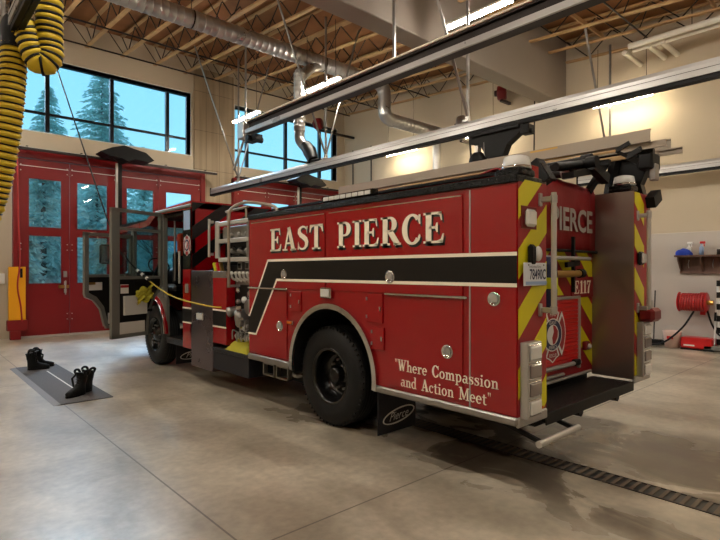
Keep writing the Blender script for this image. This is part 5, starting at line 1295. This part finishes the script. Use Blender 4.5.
m = MB(); m.box(X0 + .05, X1 - .05, YC + .05, YW - .05, 2.56, 2.6, 'motor_black'); m.box(X0 + .02, X1 - .06, YC + .05, 8.6, .5, .56, 'tread_grey'); m.box(X0 + .06, X1 - .06, 8.6, YW - .05, 1.18, 1.24, 'motor_black'); m.box(X0 + .05, X1 - .06, YC + .05, YC + .07, .6, 2.55, 'motor_black'); m.box(X0 + .9, X1 - .9, 8.7, 10.9, 1.2, 1.75, 'motor_black', .1)
m.box(X0 + .1, X1 - .1, 10.75, 11.05, 1.2, 1.65, 'motor_black', .05); m.build('cab_interior', truck)
MB().box(X0 + .08, X1 - .08, YW - .04, YW - .03, 1.5, 2.45, 'glass_cab').box(X1 - .04, X1 - .03, 7.7, 8.7, 1.6, 2.45, 'glass_cab').box(X1 - .04, X1 - .03, 8.84, 10.2, 1.6, 2.4, 'glass_cab').build('cab_glazing', truck)
MB().box(X0 + .2, X1 - .2, YW, YW + .35, .45, .75, 'steel', .04).build('front_bumper', truck)
m = MB(); m.box(3.9, 5.5, YW - .005, YW + .03, .85, 1.4, 'chrome', .02)
for k in range(5): m.box(3.95, 5.45, YW + .03, YW + .035, .9 + k * .1, .94 + k * .1, 'black')
m.build('front_grille', truck)
def seat(x, y, rot, head):
    s_ = MB(); s_.box(x - .24, x + .24, y - .24, y + .24, 1.26, 1.42, 'motor_black', .05); o = s_.build('seat', truck)
    yb = y - .24 if rot else y + .16
    MB().box(x - .24, x + .24, yb, yb + .1, 1.42, 2.0, 'motor_black', .04).build('backrest', o)
    MB().box(x - .15, x + .15, yb - .012, yb + .1, 1.92, 2.34, head, .03).build('headrest', o)
seat(3.93, 9.25, True, 'orange'); seat(5.4, 9.25, True, 'motor_black'); seat(3.95, 7.95, False, 'motor_black'); seat(5.4, 7.95, False, 'motor_black')
m = MB(); m.rev([(0, .2), (.012, .215), (.024, .2), (.012, .185), (0, .2)], (3.93, 10.35, 1.75), (0, -1, .7), 'motor_black', 24).bar((3.93, 10.35, 1.75), (3.93, 10.7, 1.5), .05, .05, 'motor_black'); m.build('steering_wheel', truck)
MB().cyl((X0 + .03, 8.1, 1.46), (X0 + .03, 8.1, 1.98), .018, 'alu', 10).build('entry_grab_bar', truck)
MB().cyl((X0 + .12, 8.5, 1.5), (X0 + .12, 8.5, 2.5), .016, 'steel_dull', 10).build('entry_grab_bar', truck)
# pillar window, emblem and lower stripes
MB().box(X0 - .006, X0, 7.63, 7.86, 2.3, 2.6, 'plate_blue', .003).build('pillar_window', truck)  # pale blue paints the reflection in the dark window
cross((X0, 7.74, 2.06), U, V_, NL, .17, truck, .95, False)
m = MB(); m.box(X0 - .003, X0, YC, 7.9, .87, 1.075, 'black_refl').box(X0 - .004, X0, YC, 7.9, 1.075, 1.098, 'white_line').box(X0 - .004, X0, YC, 7.9, .85, .872, 'white_line'); m.build('cab_stripe', truck)
l = MB().box(X0 - .02, X0, 7.68, 7.78, 1.32, 1.46, 'grey_trim', .02).build('door_release', truck)
m = MB(); m.box(X0 + .02, X0 + .3, YC + .33, 8.6, .46, .52, 'tread_grey', .005); m.build('entry_step', truck)
# striped rear wall: broad black diagonals on red
m = MB()
xr = X0
for lo, hi in ((2.56, 2.9), (2.12, 2.335), (1.69, 1.9), (1.25, 1.46), (3.0, 3.2), (3.42, 3.64), (3.86, 4.06)):
    pl = [(xr - 1, lo - .74), (X1 + 1, lo + .74 * (X1 + 1 - xr)), (X1 + 1, hi + .74 * (X1 + 1 - xr)), (xr - 1, hi - .74)]
    pl = clip_rect(pl, X0 + .004, X1 - .004, 1.67, 2.715)
    if len(pl) > 2: m.prism(pl, (0, YC, 0), (1, 0, 0), (0, 0, 1), (0, -1, 0), .003, 'black_refl')
m.build('rear_wall_chevrons', truck)
# wheel arch lip
m = MB(); A = arcpts(9.25, .56, .64, 176, 4, 24); B = arcpts(9.25, .56, .70, 176, 4, 24)
for i in range(24): side(m, [A[i], B[i], B[i + 1], A[i + 1]], .04, 'red', X0 + .03)
A = arcpts(9.25, .56, .62, 176, 4, 24); B = arcpts(9.25, .56, .645, 176, 4, 24)
for i in range(24): side(m, [A[i], B[i], B[i + 1], A[i + 1]], .05, 'chrome', X0 + .03)
m.build('front_arch_trim', truck)
m = MB(); m.box(X0 + .06, X0 + .6, 8.6, 9.95, 1.2, 1.24, 'dark'); m.build('wheel_well', truck)
# mirror
MB().box(3.08, 3.3, 11.2, 11.3, 1.8, 2.2, 'black', .03).bar((3.3, 11.2, 2.1), (X0 + .02, 11.1, 2.2), .03, .03, 'black').build('mirror', truck)
MB().box(3.1, 3.28, 11.195, 11.2, 1.83, 2.17, 'chrome').build('mirror_glass', truck)
# open doors
def cab_door(H, Fp, outline, frames, glass, extra, name):
    H = Vector(H); Fp = Vector(Fp); u = (Fp - H).normalized(); n_ = Vector((0, 0, 1)).cross(u); n_ = n_ if n_.y > 0 else -n_
    o = MB()
    def pr(mb, poly, off, th, mt): mb.prism(poly, H - n_ * 0 + n_ * off, u, (0, 0, 1), n_, th, mt)
    for pl in frames: pr(o, pl, 0, .055, 'grey_frame')
    d = o.build(name, truck)
    x = MB(); pr(x, outline, .012, .04, 'motor_black'); x.build('inner_panel', d)
    x = MB(); pr(x, [(a, b_) for a, b_ in outline], .054, .006, 'red'); x.build('outer_skin', d)
    x = MB()
    for pl in glass: pr(x, pl, .024, .006, 'glass_cab')
    x.build('door_window', d)
    for nm, pl, off, th, mt in extra:
        x = MB(); pr(x, pl, off, th, mt); x.build(nm, d)
    return d, H, u, n_
L_ = 1.014
fr_ = [rc(L_ - .14, .62, L_, 2.61), rc(0, 1.42, .05, 2.60), rc(0, 2.58, L_, 2.63), rc(.05, 2.30, L_ - .1, 2.345), rc(.05, 1.53, L_ - .1, 1.58), rc(.34, .62, L_, .68),
       [(0, 1.42), (.05, 1.42), (.22, 1.22), (.33, .98), (.36, .62), (.32, .62), (.29, .97), (.19, 1.19)]]
out = [(.02, 1.44), (.22, 1.22), (.33, .98), (.36, .66), (L_ - .1, .66), (L_ - .1, 1.56), (.02, 1.56)]
gl = [rc(.05, 2.34, L_ - .12, 2.59), rc(.05, 1.57, L_ - .12, 2.31)]
ex = [('map_pocket', rc(.36, .97, .80, 1.27), -.03, .04, 'pocket'), ('kick_panel', rc(.38, .68, L_ - .15, .86), .004, .01, 'pocket'), ('warning_label', rc(.70, 1.31, .85, 1.45), .008, .006, 'paper'), ('label_stripe', rc(.70, 1.40, .85, 1.44), .006, .006, 'red_refl'),
      ('pocket_latch', rc(.4, 1.2, .48, 1.26), -.04, .02, 'black'), ('door_pull', rc(.1, 1.46, .6, 1.5), -.01, .03, 'black'), ('window_crank', rc(.25, 1.0, .33, 1.04), -.02, .03, 'black')]
cd, H_, u_, n_ = cab_door((X0, 8.72, 0), (2.45, 8.31, 0), out, fr_, gl, ex, 'crew_door')
fr_ = [rc(L_ - .08, 1.25, L_, 2.33), rc(0, .66, .05, 2.33), rc(0, 2.28, L_, 2.34), rc(.05, 1.55, L_ - .06, 1.6), rc(0, .62, .58, .68), [(L_, 1.27), (L_ - .02, 1.2), (.84, 1.14), (.7, .98), (.61, .66), (.53, .66), (.63, 1.02), (.78, 1.2), (L_ - .08, 1.28)]]
out = [(.03, .66), (.56, .66), (.66, .98), (.8, 1.16), (L_ - .06, 1.24), (L_ - .06, 1.57), (.03, 1.57)]
gl = [rc(.05, 1.59, L_ - .07, 2.29)]
ex = [('warning_label', rc(.66, 1.32, .96, 1.46), .008, .006, 'paper'), ('label_stripe', rc(.8, 1.42, .96, 1.46), .006, .006, 'brass'), ('kick_panel', rc(.1, .7, .54, .9), .004, .01, 'pocket'), ('door_pull', rc(.2, 1.46, .6, 1.5), -.01, .03, 'black')]
cab_door((X0, 10.2, 0), (2.45, 9.8, 0), out, fr_, gl, ex, 'driver_door')
# high-visibility jacket stuffed by the door pocket
p = H_ + u_ * .42 - n_ * .035
m = MB(); R_ = random.Random(3); V3 = []; F3 = []; na, nb = 30, 22
for s in (1, -1):
    k0 = len(V3)
    for i in range(na):
        for j in range(nb):
            a, b_ = i / (na - 1) - .5, j / (nb - 1) - .5; q = max(0, 1 - (2 * a) ** 4) * max(0, 1 - (2 * b_) ** 4)
            w_ = p + u_ * (a * .34 + .02 * math.sin(9 * b_)) - n_ * (s * .03 * q + .014 * math.sin(16 * a + 5 * b_) + .012 * math.sin(23 * b_ + 4 * a))
            V3.append((w_.x, w_.y, 1.28 + b_ * .24 - .05 * a + .025 * math.sin(11 * a)))
    for i in range(na - 1):
        for j in range(nb - 1):
            f = (k0 + i * nb + j, k0 + (i + 1) * nb + j, k0 + (i + 1) * nb + j + 1, k0 + i * nb + j + 1); F3.append(f if s > 0 else tuple(reversed(f)))
m.add(V3, F3, 'cloth_yellow', True); o = m.build('hivis_vest'); tag(o, 'crumpled fluorescent yellow vest on the inside of the crew door', 'vest')
# yellow cloth heap on the running board
m = MB(); n = 26; V3 = []; F3 = []
R_ = random.Random(9)
for i in range(n):
    for j in range(n):
        a, b_ = i / (n - 1), j / (n - 1); q = max(0, math.sin(PI * a)) ** .5 * max(0, math.sin(PI * b_)) ** .5
        V3.append((X0 + .01 + .3 * a, 5.92 + .62 * b_ + .03 * math.sin(9 * a), .578 + .2 * q * (.7 + .3 * math.sin(11 * b_ + 5 * a) * math.sin(7 * a + 1))))
for i in range(n - 1):
    for j in range(n - 1): F3.append((i * n + j, (i + 1) * n + j, (i + 1) * n + j + 1, i * n + j + 1))
k0 = len(V3); m.add(V3, F3, 'cloth_yellow', True); m.add([(x, y, .577) for x, y, z in V3], [tuple(reversed(f)) for f in F3], 'hivis')
tag(m.build('yellow_hose_bundle'), 'rumpled yellow hose cover lying on the running board below the pump', 'cloth')

# ================================================================ light, sky, camera
w = bpy.data.worlds.new('World'); sc.world = w; w.use_nodes = True
N = w.node_tree.nodes; bg = N['Background']
tc = N.new('ShaderNodeTexCoord'); sp_ = N.new('ShaderNodeSeparateXYZ'); rp_ = N.new('ShaderNodeValToRGB')
w.node_tree.links.new(tc.outputs['Generated'], sp_.inputs[0]); w.node_tree.links.new(sp_.outputs['Z'], rp_.inputs['Fac'])
e = rp_.color_ramp.elements; e[0].position = 0; e[0].color = (.30, .56, .70, 1); e[1].position = .6; e[1].color = (.14, .40, .62, 1)
w.node_tree.links.new(rp_.outputs['Color'], bg.inputs['Color']); bg.inputs['Strength'].default_value = SKY
for k_, s_ in (('tube', TUBE), ('tube_dim', TUBE * .4)):
    for n_ in M[k_].node_tree.nodes:
        if n_.type == 'BSDF_PRINCIPLED': n_.inputs['Emission Strength'].default_value = s_

sn = bpy.data.lights.new('Daylight', 'SUN'); sn.energy = SUN; sn.angle = math.radians(45); sn.color = (.68, .80, 1.0)
so_ = bpy.data.objects.new('daylight', sn); COL.objects.link(so_); so_.location = (6, 40, 25)
so_.rotation_euler = Vector((-.10, -1, -.72)).to_track_quat('-Z', 'Y').to_euler()
cam = bpy.data.cameras.new('Camera'); co = bpy.data.objects.new('Camera', cam); COL.objects.link(co)
cam.sensor_width = 36; cam.lens = 515 / 720 * 36; cam.shift_y = 1 / 720; cam.clip_end = 2000; cam.clip_start = .05
co.location = (0, 0, 1.66); co.rotation_euler = (PI / 2, 0, -math.atan(466 / 515))
sc.camera = co
sc.view_settings.view_transform = 'Standard'; sc.view_settings.look = 'None'; sc.view_settings.gamma = 1; sc.view_settings.use_curve_mapping = False
sc.view_settings.exposure = EXPO
cy = sc.cycles; cy.max_bounces = 8; cy.diffuse_bounces = 5; cy.glossy_bounces = 4; cy.transparent_max_bounces = 12; cy.transmission_bounces = 4
cy.sample_clamp_indirect = 6; cy.use_denoising = True; cy.caustics_reflective = False; cy.caustics_refractive = False
